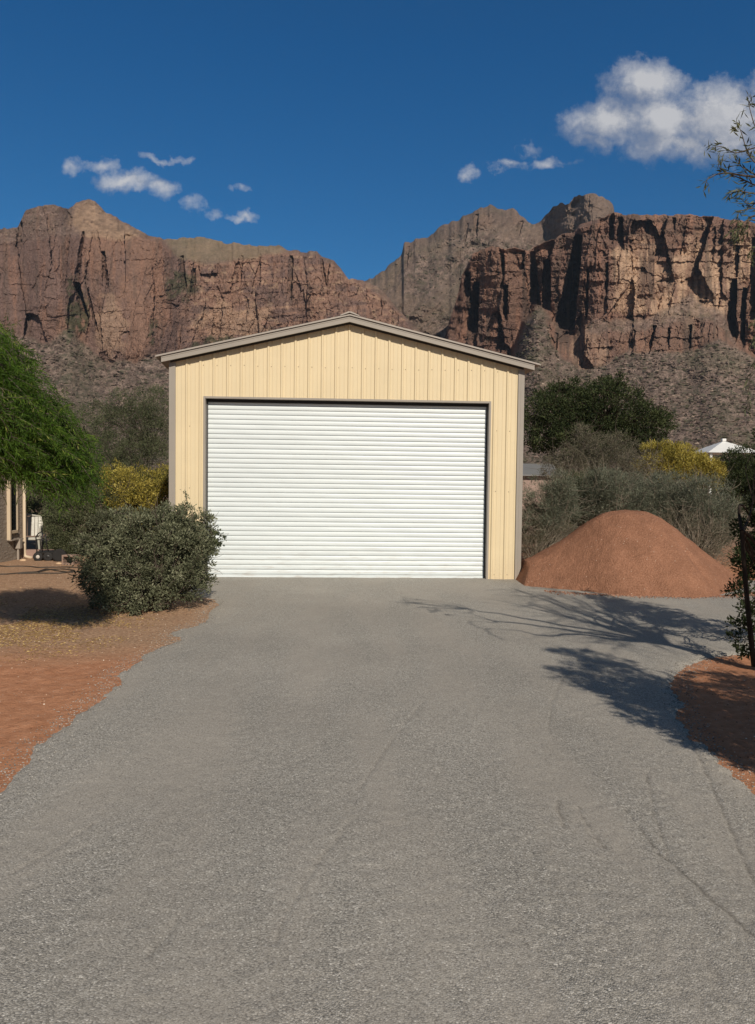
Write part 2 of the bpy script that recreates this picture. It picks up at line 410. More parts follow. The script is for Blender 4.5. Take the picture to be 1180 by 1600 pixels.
mountain('mountain', cols(-700, 760), top_l,
    [(top_l, poly([(-700,880),(90,880),(118,960),(250,1050),(330,1150),(430,1050),(560,980),(760,900)]), 0.55), (hill_l, poly([(-700,850),(90,850),(250,900),(330,930),(560,930),(760,870)]), 1.0),
     (base_l, poly([(-700,760),(60,770),(120,800),(220,760),(330,850),(760,800)]), 0.0), (k(700), k(420), 0.0), (k(766), k(200), 0.0)],
    col_left, jag=3, seed=100, wts=(.5,.8,1), strata=.35, ampf=lambda U, V: 0.30+0.45*np.maximum(sstep(U, 215, 245), sstep(V, 540, 560)),
    gullies=[(29,35,345,25,34,392,30),(128,132,362,116,124,440,26),(114,124,440,128,140,500,45),(160,165,392,160,167,446,22),(165,168,420,166,170,452,18),(136,138,450,150,154,520,20),(281,287,400,284,292,452,30),(186,202,517,188,204,523,14),(300,306,420,296,304,470,20),(372,380,400,370,376,450,18),(452,458,400,448,456,470,22),(500,504,405,506,512,450,18)],
    macro=[(82,430,48,115,60),(5,440,34,110,14),(172,450,42,110,46),(236,470,40,110,30),(205,570,40,50,10),(330,470,40,60,16),(420,470,46,60,22),(500,450,34,60,20)])

def col_far(U, V, cl, bo, wu, wv, tv):
    rk = lerp(np.array([0.175,0.125,0.10])*np.ones(U.shape+(3,)), np.array([0.235,0.155,0.115]), sstep(fbm(wu/30, V/50, 0, 4, 171), 0.42, 0.65))
    rk = lerp(rk, DRK*1.5, 0.5*sstep(fbm(wu/7, V/40, 0, 4, 173), 0.56, 0.72))
    tal = lerp(slope_col(U, V, bo, 180)*0.85, np.array([0.22,0.165,0.125]), 0.5*sstep(fbm(U/50, V/30, 0, 3, 185), 0.4, 0.7))
    c = lerp(tal, rk, np.clip(cl*1.1-0.15, 0, 1))
    dome = sstep(U, 868, 880)*(1-sstep(V, 372, 385))
    c = lerp(c, np.array([0.24,0.175,0.14])*(0.6+0.5*fbm(wu/5, V/60, 0, 4, 186))[...,None], dome)
    return c
top_f = poly([(440,520),(540,455),(578,434),(590,430),(605,418),(622,402),(629,393),(631,376),(636,380),(650,374),(665,370),(690,353),(700,350),(715,344),(735,330),(750,327),(765,321),(778,327),(800,326),(815,338),(832,350),(842,346),(853,336),(865,324),(880,319),(889,322),(896,310),(905,304),(920,302),(935,305),(950,311),(959,322),(962,345),(1000,360),(1100,400),(1300,430)])
mountain('mountain', cols(440, 1300, 1.3), top_f,
    [(top_f, poly([(440,1450),(578,1550),(740,1500),(832,1600),(880,1400),(960,1400),(1300,1400)]), 0.7), (poly([(440,540),(578,438),(640,392),(740,352),(800,350),(832,354),(868,400),(960,400),(1300,450)]), poly([(440,1200),(578,1380),(740,1400),(832,1480),(890,1320),(1300,1350)]), 0.25),
     (k(480), k(1080), 0.25), (k(540), k(980), 0.1), (k(640), k(900), 0.0), (k(766), k(650), 0.0)],
    col_far, jag=4, seed=200, amp=0.85, nrow=300, notch=4, wts=(.25,.8,1.4), extra=lambda U, V: -95*(ridge((U+0.75*(V-430))/75, (V-0.4*U)/150, 4, 955, 0.55)-0.6) - 30*(ridge((U-0.6*V)/40, V/60, 3, 956)-0.5), gullies=[(636,640,385,632,636,420,30),(742,748,335,740,746,372,40),(812,818,345,806,812,372,30),(728,732,350,724,728,378,30)],
    macro=[(926,345,30,60,130),(765,350,30,40,50),(700,380,30,40,40),(650,400,18,40,30),(883,345,12,40,40)])

def col_right(U, V, cl, bo, wu, wv, tv):
    rk = lerp(np.array([0.225,0.135,0.105])*np.ones(U.shape+(3,)), BRN*0.95, sstep(fbm(wu/45, V/110, 0, 4, 271), 0.42, 0.62))
    tan = np.clip(ell(U, V, 985, 440, 42, 62, .9)+ell(U, V, 1040, 440, 50, 60, 1.2, 8)*0.7+ell(U, V, 1105, 430, 62, 62, 0.9, 9)+ell(U, V, 1060, 478, 110, 18, .5, 10)+0.5*ell(U, V, 920, 560, 30, 50, .9, 12)+ell(U,V,1170,400,50,40,.9,14), 0, 1)
    rk = lerp(rk, TAN*0.92, tan*(0.25+0.75*sstep(fbm(wu/11, V/50, 0, 5, 272, .65), 0.38, 0.58)))
    rk = lerp(rk, PNK*0.95, 0.7*(1-tan)*sstep(fbm(wu/8, V/50, 0, 4, 275), 0.54, 0.72))
    rk = lerp(rk, DRK*1.3, 0.65*sstep(fbm(wu/6, V/85, 0, 4, 273), 0.54, 0.70))
    rk = lerp(rk, DRK*1.7, 0.5*(V < 385)*sstep(ridge(U/90, wv/9, 3, 274), 0.6, 0.85))
    c = lerp(slope_col(U, V, bo, 280), rk, np.clip(cl*1.2-0.1, 0, 1))
    return c
top_r = poly([(690,545),(697,520),(706,490),(716,460),(722,430),(732,410),(738,398),(752,390),(770,386),(790,390),(806,388),(824,392),(838,384),(858,376),(868,372),(880,366),(896,362),(905,350),(925,346),(945,338),(960,334),(985,336),(1010,334),(1050,337),(1075,334),(1110,338),(1150,343),(1180,348),(1300,350),(1500,330),(1900,380)])
b1 = poly([(690,560),(700,556),(745,560),(790,590),(822,500),(838,470),(850,480),(865,500),(890,545),(930,500),(960,498),(1010,495),(1060,475),(1080,458),(1100,478),(1130,490),(1160,560),(1200,590),(1300,500),(1900,500)])
b2 = poly([(690,568),(745,580),(790,592),(822,508),(838,480),(850,490),(880,530),(950,516),(1060,505),(1080,495),(1130,515),(1170,575),(1300,520),(1900,520)])
b3 = poly([(690,572),(720,572),(745,578),(770,600),(795,596),(806,556),(822,505),(838,482),(850,486),(862,540),(880,560),(905,572),(945,572),(980,552),(1020,548),(1050,552),(1085,552),(1100,540),(1125,532),(1160,552),(1200,560),(1300,545),(1900,545)])
mountain('mountain', cols(690, 1900), top_r,
    [(top_r, poly([(690,900),(760,880),(900,900),(1900,900)]), 1.0), (b1, poly([(690,830),(760,820),(838,900),(900,820),(1100,830),(1900,830)]), 0.35),
     (b2, poly([(690,800),(838,870),(950,780),(1900,790)]), 0.8), (b3, k(745), 0.0), (k(700), k(400), 0.0), (k(766), k(200), 0.0)],
    col_right, jag=3, seed=300, nrow=360, wts=(1,.9,1), strata=1.2, notch=2.5, ampf=lambda U, V: 0.85-0.5*sstep(U, 955, 975)*sstep(V, 385, 405)*(1-sstep(V, 480, 505)),
    macro=[(700,520,14,80,14),(785,480,22,110,20),(830,430,10,60,-10),(925,470,18,110,16),(1010,420,40,90,8),(1105,430,40,80,-10),(1090,560,50,50,8),(910,600,36,40,10)],
    gullies=[(727,735,425,724,737,470,50),(741,750,440,720,747,522,95),(782,788,388,781,788,452,45),(786,794,444,780,793,496,55),(829,836,392,828,846,478,80),(849,860,405,847,862,486,70),(899,911,366,864,898,516,150),
             (905,911,366,897,906,430,60),(951,960,333,951,959,380,55),(964,973,340,960,976,388,60),(1007,1015,346,1006,1013,368,30),(1050,1057,340,1049,1055,362,25),(947,951,410,944,950,460,30),(916,920,420,914,919,500,30),
             (1150,1156,384,1147,1153,432,40),(1143,1152,436,1130,1150,528,90),(1160,1167,450,1155,1164,540,50),(1076,1081,508,1074,1080,545,35),(1044,1048,512,1040,1046,545,25),(1020,1026,508,1008,1016,552,30),(990,994,515,986,992,540,20),
             (1175,1190,370,1170,1184,500,60),(1220,1240,380,1210,1240,540,90),(1300,1330,360,1290,1330,530,90),(1420,1440,370,1410,1440,520,70),(866,872,520,862,869,560,30)])
def slope_scatter():
    """desert scrub and boulders standing on the scree"""
    r = np.random.default_rng(77)
    base = np.array([[1,0,0],[-1,0,0],[0,1,0],[0,-1,0],[0,0,1],[0,0,-1]], float)
    f = np.array([[0,2,4],[2,1,4],[1,3,4],[3,0,4],[2,0,5],[1,2,5],[3,1,5],[0,3,5]])
    for nm, lab, cat, cnt_, sz, stops in (('slope_scrub', 'dark green desert scrub dotted over the scree slopes', 'scrub', 12000, 0.8, [(0.0,(0.05,0.045,0.03)),(0.6,(0.09,0.082,0.055)),(1.0,(0.14,0.125,0.09))]),
                                ('boulders', 'dark and pale boulders strewn over the scree slopes', 'boulders', 12000, 0.75, [(0.0,(0.05,0.036,0.03)),(0.6,(0.13,0.095,0.08)),(0.9,(0.25,0.185,0.15)),(1.0,(0.36,0.28,0.22))])):
        P_ = []
        for q, (pts, cl, UU, V) in enumerate(SLOPES):
            m = (cl < (0.35 if cat == 'scrub' else 0.2)) & (UU > -40) & (UU < 1260) & (V > 370)
            ii = np.flatnonzero(m); n = int(cnt_*(0.34, 0.22, 0.44)[q])
            P_.append(pts.reshape(-1,3)[r.choice(ii, n)])
        p = np.concatenate(P_); n = len(p); sz_ = sz*(p[:,1]/600)**0.75*(0.4+r.random(n)**3*1.9)
        v = base[None]*sz_[:,None,None]*(0.5+r.random((n,6,1)))*np.array([1.2,1.0,0.75]) + p[:,None] + np.array([0,0,0.25])*sz_[:,None,None]
        me = npmesh(nm, v.reshape(-1,3), (f[None]+6*np.arange(n)[:,None,None]).reshape(-1,3), False, rnd=np.repeat(r.random(n), 6))
        def m_(t, b, stops=stops): t.l.new(t.ramp(attr(t, 'rnd').outputs['Fac'], stops), b.inputs['Base Color'])
        tag(link(nm, me, material(nm+'_mat', m_, rough=.95, spec=.05)), lab, cat, kind='stuff')
slope_scatter()

# ------------------------------------------------------------------ ground and driveway
def path_noise(y, seed, a, s): return a*(fbm(y/s, 0*y+3.3, 0, 4, seed)-0.5)*2
def seg_dist(X, Y, pts):
    best = np.full(X.shape, 1e9)
    for (x0, y0), (x1, y1) in zip(pts[:-1], pts[1:]):
        dx, dy = x1-x0, y1-y0; L = dx*dx+dy*dy
        t = np.clip(((X-x0)*dx+(Y-y0)*dy)/L, 0, 1)
        best = np.minimum(best, np.hypot(X-x0-t*dx, Y-y0-t*dy))
    return best
def inpoly(X, Y, pts):
    c = np.zeros(X.shape, bool); n = len(pts)
    for i in range(n):
        x0, y0 = pts[i]; x1, y1 = pts[(i+1) % n]
        if y0 == y1: continue
        c ^= ((y0 > Y) != (y1 > Y)) & (X < (x1-x0)*(Y-y0)/(y1-y0)+x0)
    return c
def gp(u, v): p = G(u, v); return (p[0], p[1])
left_e = [(-2.35,-3.0), (-2.12,2.0), gp(0,1226), gp(60,1165), gp(110,1122), gp(150,1092), gp(180,1052), gp(225,1022), gp(275,1002), gp(262,988), gp(322,972), gp(326,952), (-2.25,10.3), (-3.6,11.0), (-4.2,13.2)]
right_e = [(9.5,13.2), (9.5,7.6), (5.0,7.0), gp(1140,1022), gp(1100,1032), gp(1068,1048), gp(1058,1085), gp(1078,1130), gp(1120,1180), gp(1180,1228), (2.05,2.0), (2.3,-3.0)]
DRIVE = left_e + right_e
def soil_h(X, Y):
    return 0.035*(fbm(X/1.3, Y/1.3, 0, 4, 401)-0.5) + 0.018*(fbm(X/0.13, Y/0.13, 0, 3, 402)-0.5)*sstep(Y, 30, 5)
def axis(lo, hi, dense_lo, dense_hi, step, g=1.12):
    a = list(np.arange(dense_lo, dense_hi+step, step)); s = step
    x = a[-1]
    while x < hi: s *= g; x += s; a.append(x)
    s = step; x = a[0]; b = []
    while x > lo: s *= g; x -= s; b.append(x)
    return np.array(b[::-1]+a)
def build_ground():
    xs = np.clip(axis(-2600, 2600, -6, 6.5, 0.045), -2600, 2600); ys = np.clip(axis(-600, 2900, 1.5, 11.5, 0.04), -600, 2900)
    X, Y = np.meshgrid(xs, ys)
    Z = soil_h(X, Y)*(1-sstep(np.hypot(X, Y), 20, 60)) 
    # bank of soil right of the drive
    Z = Z + 0.10*sstep(X, 2.5, 3.6)*(1-sstep(Y, 5.6, 7.0)) + 0.05*sstep(-X, 2.6, 4.5)*(1-sstep(Y, 12, 16))
    dd = seg_dist(X, Y, DRIVE+[DRIVE[0]]); Z = Z - 0.07*sstep(np.where(inpoly(X, Y, DRIVE), dd, 0), 0.12, 0.30)
    me = npmesh('ground', np.stack([X, Y, Z], -1).reshape(-1,3), gridfaces(len(ys), len(xs))[:, ::-1], True)
    def m(t, b):
        o = objco(t)
        big = t.noise(o, 0.35, 5, 0.6); n = t.noise(o, 9, 6, 0.7); peb = t.voro(o, 55); pc = t.voro(o, 55, out='Color')
        sep = t.new('ShaderNodeSeparateXYZ'); t.l.new(o, sep.inputs[0])
        c = t.ramp(n, [(0.3, (0.37,0.165,0.085)), (0.55, (0.49,0.235,0.130)), (0.75, (0.58,0.31,0.19))])
        litter = t.math('MULTIPLY', t.mr(t.math('ADD', sep.outputs[1], t.math('MULTIPLY', big, 2.2)), 7.6, 8.7), t.mr(sep.outputs[0], 0.5, -0.5))
        c2 = t.ramp(t.noise(o, 30, 5, 0.75), [(0.3, (0.19,0.12,0.075)), (0.5, (0.38,0.245,0.155)), (0.72, (0.60,0.43,0.29))])
        c = t.mix(t.math('MULTIPLY', litter, 0.9), c, c2)
        far = t.mr(sep.outputs[1], 14, 24)
        c = t.mix(far, c, (0.30,0.20,0.14))
        stones = t.math('MULTIPLY', t.mr(peb, 0.30, 0.22), t.mr(t.noise(o, 260, 0), 0.0, 1.0, 1, 1))
        sepc = t.new('ShaderNodeSeparateColor'); t.l.new(pc, sepc.inputs[0])
        pick = t.math('GREATER_THAN', sepc.outputs[0], 0.955)
        c = t.mix(t.math('MULTIPLY', stones, pick), c, (0.62,0.48,0.38))
        dk = t.math('LESS_THAN', sepc.outputs[1], 0.06)
        c = t.mix(t.math('MULTIPLY', stones, t.math('MULTIPLY', dk, 0.7)), c, (0.12,0.06,0.04))
        t.l.new(c, b.inputs['Base Color'])
        h = t.math('ADD', t.noise(o, 60, 5, 0.7), t.math('MULTIPLY', t.noise(o, 14, 4, 0.6), 1.6))
        h = t.math('ADD', h, t.math('MULTIPLY', t.math('MULTIPLY', stones, pick), 0.8))
        t.l.new(t.bump(h, 0.8, 0.012), b.inputs['Normal'])
    tag(link('ground', me, material('soil', m, rough=0.95, spec=0.15)), kind='structure')
build_ground()

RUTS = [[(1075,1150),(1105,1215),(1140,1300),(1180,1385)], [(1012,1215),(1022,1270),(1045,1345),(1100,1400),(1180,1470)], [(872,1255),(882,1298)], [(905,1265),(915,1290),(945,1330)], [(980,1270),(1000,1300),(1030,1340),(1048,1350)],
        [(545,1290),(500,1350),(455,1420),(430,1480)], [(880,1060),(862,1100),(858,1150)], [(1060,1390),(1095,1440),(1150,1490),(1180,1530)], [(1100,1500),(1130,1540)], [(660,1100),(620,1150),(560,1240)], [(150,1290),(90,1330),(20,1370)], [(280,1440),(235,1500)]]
RUT_SHADE = []
def drive_h(X, Y):
    RUT_SHADE.clear()
    d = seg_dist(X, Y, DRIVE+[DRIVE[0]]); ins = inpoly(X, Y, DRIVE)
    sd = np.where(ins, d, -d) + 0.22*(fbm(X/0.35, Y/0.35, 0, 5, 411, 0.72)-0.5)
    Z = -0.045 + 0.062*sstep(sd, -0.09, 0.11)
    Z += 0.018*(fbm(X/0.8, Y/1.6, 0, 3, 412)-0.5) + 0.005*(fbm(X/0.05, Y/0.05, 0, 2, 413)-0.5)
    rough = sstep(fbm(X/0.9+9, Y/2.2, 0, 3, 414), 0.45, 0.6)
    Z += 0.005*rough*(fbm(X/0.022, Y/0.022, 0, 2, 415)-0.5)
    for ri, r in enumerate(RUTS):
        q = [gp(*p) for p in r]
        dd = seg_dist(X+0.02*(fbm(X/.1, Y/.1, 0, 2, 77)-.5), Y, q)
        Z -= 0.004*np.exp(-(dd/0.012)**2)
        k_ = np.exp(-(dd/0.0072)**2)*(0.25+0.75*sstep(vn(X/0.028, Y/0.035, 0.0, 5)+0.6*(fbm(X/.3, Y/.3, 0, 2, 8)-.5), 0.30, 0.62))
        RUT_SHADE.append(k_*(1.0 if ri < 5 else 0.4))
    return Z
def build_drive():
    ys = [1.5]
    while ys[-1] < 13.3: ys.append(ys[-1]+max(0.011, 0.0046*ys[-1]))
    ys = np.concatenate([np.linspace(-3, 1.4, 12), ys])
    xs = np.concatenate([np.linspace(-4.6, -2.62, 34), np.arange(-2.6, 2.7, 0.0105), np.linspace(2.72, 9.8, 160)])
    X, Y = np.meshgrid(xs, ys); Z = drive_h(X, Y)
    me = npmesh('driveway', np.stack([X, Y, Z], -1).reshape(-1,3), gridfaces(len(ys), len(xs))[:, ::-1], True, dark=np.max(RUT_SHADE, axis=0).ravel())
    def m(t, b):
        o = objco(t)
        mp = t.new('ShaderNodeMapping'); t.l.new(o, mp.inputs[0]); mp.inputs['Scale'].default_value = (1.9, 0.35, 1)
        v = t.voro(o, 148); vc = t.voro(o, 148, out='Color'); v2 = t.voro(o, 260); 
        sep = t.new('ShaderNodeSeparateColor'); t.l.new(vc, sep.inputs[0])
        track = t.noise(mp.outputs[0], 1.1, 4, 0.55)
        c = t.ramp(sep.outputs[0], [(0.0, (0.19,0.182,0.165)), (0.25, (0.315,0.296,0.262)), (0.7, (0.395,0.370,0.328)), (0.93, (0.48,0.455,0.41)), (1.0, (0.68,0.65,0.59))])
        flat = t.mr(track, 0.42, 0.62)
        fine = t.mix(0.72, c, (0.372,0.340,0.296))
        c = t.mix(t.math('MULTIPLY', flat, 0.85), c, fine)
        c = t.mix(1.0, c, t.ramp(t.noise(o, 0.6, 4, 0.55), [(0.3, 0.90), (0.7, 1.10)]), 'MULTIPLY')
        c = t.mix(t.math('MULTIPLY', t.mr(v, 0.55, 0.85), 0.5), c, (0.10,0.09,0.08))
        c = t.mix(t.math('MULTIPLY', attr(t, 'dark').outputs['Fac'], 0.62, clamp=True), c, (0.10,0.09,0.075))  # shade of the grooves painted into the gravel colour along the ruts
        t.l.new(c, b.inputs['Base Color'])
        h = t.math('SUBTRACT', 1.0, v)
        h = t.math('ADD', h, t.math('MULTIPLY', t.math('SUBTRACT', 1.0, v2), 0.4)); h = t.math('ADD', h, t.math('MULTIPLY', sep.outputs[1], 0.7))
        bn = t.new('ShaderNodeBump'); t.l.new(h, bn.inputs['Height']); bn.inputs['Distance'].default_value = 0.0045
        t.l.new(t.mr(flat, 0, 1, 0.6, 0.3), bn.inputs['Strength']); t.l.new(bn.outputs[0], b.inputs['Normal'])
    tag(link('driveway', me, material('gravel', m, rough=0.9, spec=0.2)), kind='structure')
build_drive()

# loose stones and litter
def stones(name, pts, size, colr, seed):
    r = np.random.default_rng(seed); n = len(pts)
    base = np.array([[1,0,0],[-1,0,0],[0,1,0],[0,-1,0],[0,0,1],[0,0,-1]], float)
    f = np.array([[0,2,4],[2,1,4],[1,3,4],[3,0,4],[2,0,5],[1,2,5],[3,1,5],[0,3,5]])
    s = size*(0.5+r.random((n,1,1)))*np.array([1,1,0.65])*(0.6+0.8*r.random((n,6,1)))
    a = r.random(n)*6.28; ca, sa = np.cos(a), np.sin(a)
    v = base[None]*s; x = v[...,0]*ca[:,None]-v[...,1]*sa[:,None]; y = v[...,0]*sa[:,None]+v[...,1]*ca[:,None]
    v = np.stack([x, y, v[...,2]], -1)+pts[:,None]
    me = npmesh(name, v.reshape(-1,3), (f[None]+6*np.arange(n)[:,None,None]).reshape(-1,3), False, rnd=np.repeat(r.random(n), 6))
    def m(t, b):
        t.l.new(t.ramp(attr(t, 'rnd').outputs['Fac'], colr), b.inputs['Base Color'])
    return link(name, me, material(name+'_mat', m, rough=0.9, spec=0.2))
def scatter_edges():
    r = np.random.default_rng(31); pts = []
    E = DRIVE
    for (x0,y0),(x1,y1) in list(zip(left_e[1:-2], left_e[2:-1]))+list(zip(right_e[3:-2], right_e[4:-1])):
        L = math.hypot(x1-x0, y1-y0); n = int(L*420)
        t = r.random(n); nx, ny = (y1-y0)/L, -(x1-x0)/L; o = r.normal(0.0, 0.085, n)
        pts.append(np.stack([x0+(x1-x0)*t+nx*o, y0+(y1-y0)*t+ny*o], -1))
    p = np.concatenate(pts); z = np.maximum(soil_h(p[:,0], p[:,1])+0.1*sstep(p[:,0],2.5,3.6)*(1-sstep(p[:,1],5.6,7.0)), drive_h(p[:,0], p[:,1]))
    st = stones('loose_gravel', np.column_stack([p, z+0.001]), 0.0048, [(0.0,(0.12,0.11,0.1)),(0.6,(0.28,0.26,0.23)),(1.0,(0.50,0.47,0.42))], 1)
    tag(st, 'loose grey gravel stones strewn along the edges of the driveway', 'gravel', kind='stuff')
    MX = P(972, 800, 12.9)[0]; aa = r.uniform(math.pi*1.02, math.pi*1.98, 2600); rr_ = 0.97+np.abs(r.normal(.0, .07, 2600))-0.03
    q = np.stack([MX+2.45*rr_*np.cos(aa), 12.75+1.74*rr_*np.sin(aa)], -1); q = q[q[:,0] > 2.62]
    tag(stones('dirt_clods', np.column_stack([q, np.maximum(drive_h(q[:,0], q[:,1]), 0)+0.003]), 0.010, [(0.0,(0.14,0.06,0.035)),(0.6,(0.33,0.16,0.1)),(1.0,(0.5,0.3,0.2))], 5), 'red dirt clods spilled round the foot of the dirt mound', 'dirt clods', kind='stuff')
    n = 9000; X = r.uniform(-7.5, -2.0, n); Y = r.uniform(3.5, 15, n)**1.0; X = np.where((Y < 7.2) & (r.random(n) < .55), 0, X); keep = ~inpoly(X, Y, DRIVE)
    n2 = 900; X = np.append(X[keep], r.uniform(2.1, 3.6, n2)); Y = np.append(Y[keep], r.uniform(3.2, 6.2, n2)); keep = ~inpoly(X, Y, DRIVE); X, Y = X[keep], Y[keep]
    z = soil_h(X, Y) + 0.10*sstep(X, 2.5, 3.6)*(1-sstep(Y, 5.6, 7.0)) + 0.05*sstep(-X, 2.6, 4.5)*(1-sstep(Y, 12, 16))
    st = stones('pebbles', np.column_stack([X, Y, z+0.001]), 0.0055, [(0.0,(0.13,0.06,0.035)),(0.5,(0.36,0.18,0.1)),(0.85,(0.5,0.34,0.24)),(1.0,(0.8,0.7,0.58))], 2)
    tag(st, 'small reddish and pale pebbles scattered over the bare red soil', 'pebbles', kind='stuff')
scatter_edges()

# ------------------------------------------------------------------ garage
def m_paint(colr, rough=0.45, dirt=0.12, dust=True, spec=0.4):
    def m(t, b):
        o = objco(t)
        n = t.noise(o, 1.3, 5, 0.6); n2 = t.noise(o, 35, 3, 0.6)
        c = t.mix(1.0, colr, t.ramp(n, [(0.3, 1-dirt), (0.7, 1.0)]), 'MULTIPLY')
        if dust:
            sep = t.new('ShaderNodeSeparateXYZ'); t.l.new(o, sep.inputs[0])
            lo = t.math('MULTIPLY', t.mr(sep.outputs[2], 0.5, 0.0, 0, 0.35), t.mr(n2, 0.3, 0.7))
            c = t.mix(lo, c, (0.45,0.33,0.24))
        t.l.new(c, b.inputs['Base Color'])
        t.l.new(t.mr(n2, 0.2, 0.8, rough-0.08, rough+0.12), b.inputs['Roughness'])
        t.l.new(t.bump(t.noise(o, 5, 2, 0.5), 0.06, 0.02), b.inputs['Normal'])
    return m
MAT_WALL = material('cream_metal', m_paint((0.70,0.585,0.385), dirt=0.08), spec=0.3)
MAT_TRIM = material('taupe_trim', m_paint((0.325,0.293,0.255), dirt=0.12), spec=0.35)
MAT_ROOF = material('roof_metal', m_paint((0.36,0.32,0.28), dust=False), spec=0.4)
DW, DH = 2.425, 3.07
def m_door(t, b):
    o = objco(t)
    mp = t.new('ShaderNodeMapping'); t.l.new(o, mp.inputs[0]); mp.inputs['Scale'].default_value = (0.8, 1, 6)
    n = t.noise(mp.outputs[0], 1.6, 4, 0.6); sm = t.noise(mp.outputs[0], 4.0, 5, 0.65)
    c = t.mix(1.0, (0.68,0.735,0.75), t.ramp(n, [(0.3, 0.95), (0.7, 1.03)]), 'MULTIPLY')
    sep = t.new('ShaderNodeSeparateXYZ'); t.l.new(o, sep.inputs[0])
    wn = t.new('ShaderNodeTexWhiteNoise', noise_dimensions='1D'); t.l.new(t.math('FLOOR', t.math('DIVIDE', t.math('SUBTRACT', sep.outputs[2], 0.065), (DH-0.07)/36)), wn.inputs['W'])
    c = t.mix(1.0, c, t.ramp(wn.outputs[0], [(0.0, 0.95), (1.0, 1.02)]), 'MULTIPLY')
    d = t.math('MULTIPLY', t.mr(sep.outputs[2], 0.75, 0.02, 0.03, 0.55), t.mr(sm, 0.50, 0.72))
    c = t.mix(d, c, (0.40,0.33,0.27))
    t.l.new(c, b.inputs['Base Color']); 
MAT_DOOR = material('white_door', m_door, rough=0.38, spec=0.45)
MAT_SHADE = material('soffit_shade', color=(0.055,0.055,0.05), rough=0.7)  # near-black colour stands in for the shade under the front overhang
MAT_DARK = material('dark_gap', color=(0.02,0.02,0.02), rough=0.8)
MAT_SCREW = material('screw_metal', color=(0.32,0.25,0.17), rough=0.5)
MAT_CONC = material('concrete', lambda t, b: t.l.new(t.ramp(t.noise(objco(t), 12, 6, 0.7), [(0.3,(0.26,0.24,0.21)),(0.7,(0.40,0.37,0.33))]), b.inputs['Base Color']), rough=0.9)

GY = 12.72; GX = -0.515; YAW = math.radians(-3.0)   # right side a little farther
gar = empty('garage', (GX, GY, 0.0), -YAW)
tag(gar, 'cream metal garage with wide white roller door at the end of the gravel drive', 'garage')
HW, HE, HR, DEP = 3.02, 3.715, 4.425, 9.5
SK = -0.075                                            # the building stands slightly out of square
def roofz(x): return HE + (HR-HE)*(1-abs(x)/HW)
DW, DH = 2.425, 3.07
def wall_profile(x0, x1, pitch=0.2286, phase=0.0):
    """x and outward offset of ribbed sheet"""
    pts = []
    n0 = int(math.floor((x0-phase)/pitch))-1; n1 = int(math.ceil((x1-phase)/pitch))+1
    for i in range(n0, n1+1):
        c = phase+i*pitch
        for dx, h in ((-0.026,0),(-0.012,0.021),(0.012,0.021),(0.026,0),(0.066,0),(0.072,0.004),(0.080,0.004),(0.086,0),(0.142,0),(0.148,0.004),(0.156,0.004),(0.162,0)):
            pts.append((c+dx, h))
    pts = [p for p in pts if x0 < p[0] < x1]
    h0 = np.interp(x0, [p[0] for p in pts], [p[1] for p in pts])
    return [(x0, 0.0)]+pts+[(x1, 0.0)]
def ribbed(x0, x1, zb, zt):
    pr = wall_profile(x0, x1); v = []; f = []
    for x, h in pr: v += [(x, -h, zb(x)), (x, -h, zt(x))]
    n = len(pr)
    for i in range(n-1): f.append((2*i, 2*i+2, 2*i+3, 2*i+1))
    bk = len(v)
    v += [(x0, 0.03, zb(x0)), (x0, 0.03, zt(x0)), (x1, 0.03, zb(x1)), (x1, 0.03, zt(x1))]
    if x0 < 0 < x1: pass
    return v, f
mb = MB()
for a, b_, zb in ((-HW+0.005, -DW-0.03, lambda x: 0.0), (-DW-0.03, DW+0.03, lambda x: DH+0.03), (DW+0.03, HW-0.005, lambda x: 0.0)):
    v, f = ribbed(a, b_, zb, lambda x: roofz(x)-0.004); mb.add(v, f)
# inner structure behind the sheet, gives the wall thickness
for a, b_ in ((-HW+0.02, -DW-0.03), (DW+0.03, HW-0.02)): mb.box(a, b_, 0.004, 0.11, 0.0, HE-0.05)
mb.prism([(-DW-0.03, DH+0.03), (DW+0.03, DH+0.03), (DW+0.03, roofz(DW)-0.06), (0, HR-0.06), (-DW-0.03, roofz(DW)-0.06)], 0.004, 0.11)
mb.build('front_wall', MAT_WALL, gar)
mb = MB()
for s in (-1, 1):
    xa, xb = sorted((s*HW, s*(HW-0.08)))
    vs = [(xa,0.112,0),(xb,0.112,0),(xb+SK*DEP,DEP,0),(xa+SK*DEP,DEP,0),(xa,0.112,HE-.02),(xb,0.112,HE-.02),(xb+SK*DEP,DEP,HE-.02),(xa+SK*DEP,DEP,HE-.02)]
    mm = MB().add(vs, [(0,3,2,1),(4,5,6,7),(0,1,5,4),(1,2,6,5),(2,3,7,6),(3,0,4,7)])
    yy = 0.3
    while yy < DEP-0.1:
        x = s*HW+SK*yy
        o0 = s*0.018
        mm.add([(x,yy-.026,0.02),(x,yy+.026,0.02),(x,yy+.026,HE-.03),(x,yy-.026,HE-.03),(x+o0,yy-.012,0.02),(x+o0,yy+.012,0.02),(x+o0,yy+.012,HE-.03),(x+o0,yy-.012,HE-.03)],[(4,5,6,7),(0,4,7,3),(1,2,6,5),(3,7,6,2),(0,1,5,4)])
        yy += 0.2286
    mm.build('side_wall', MAT_WALL, gar)
MB().prism([(-HW+.1+SK*DEP,0),(HW-.1+SK*DEP,0),(HW-.1+SK*DEP,HE-.02),(SK*DEP,HR-.03),(-HW+.1+SK*DEP,HE-.02)], DEP-0.08, DEP-0.002).build('rear_wall', MAT_WALL, gar)
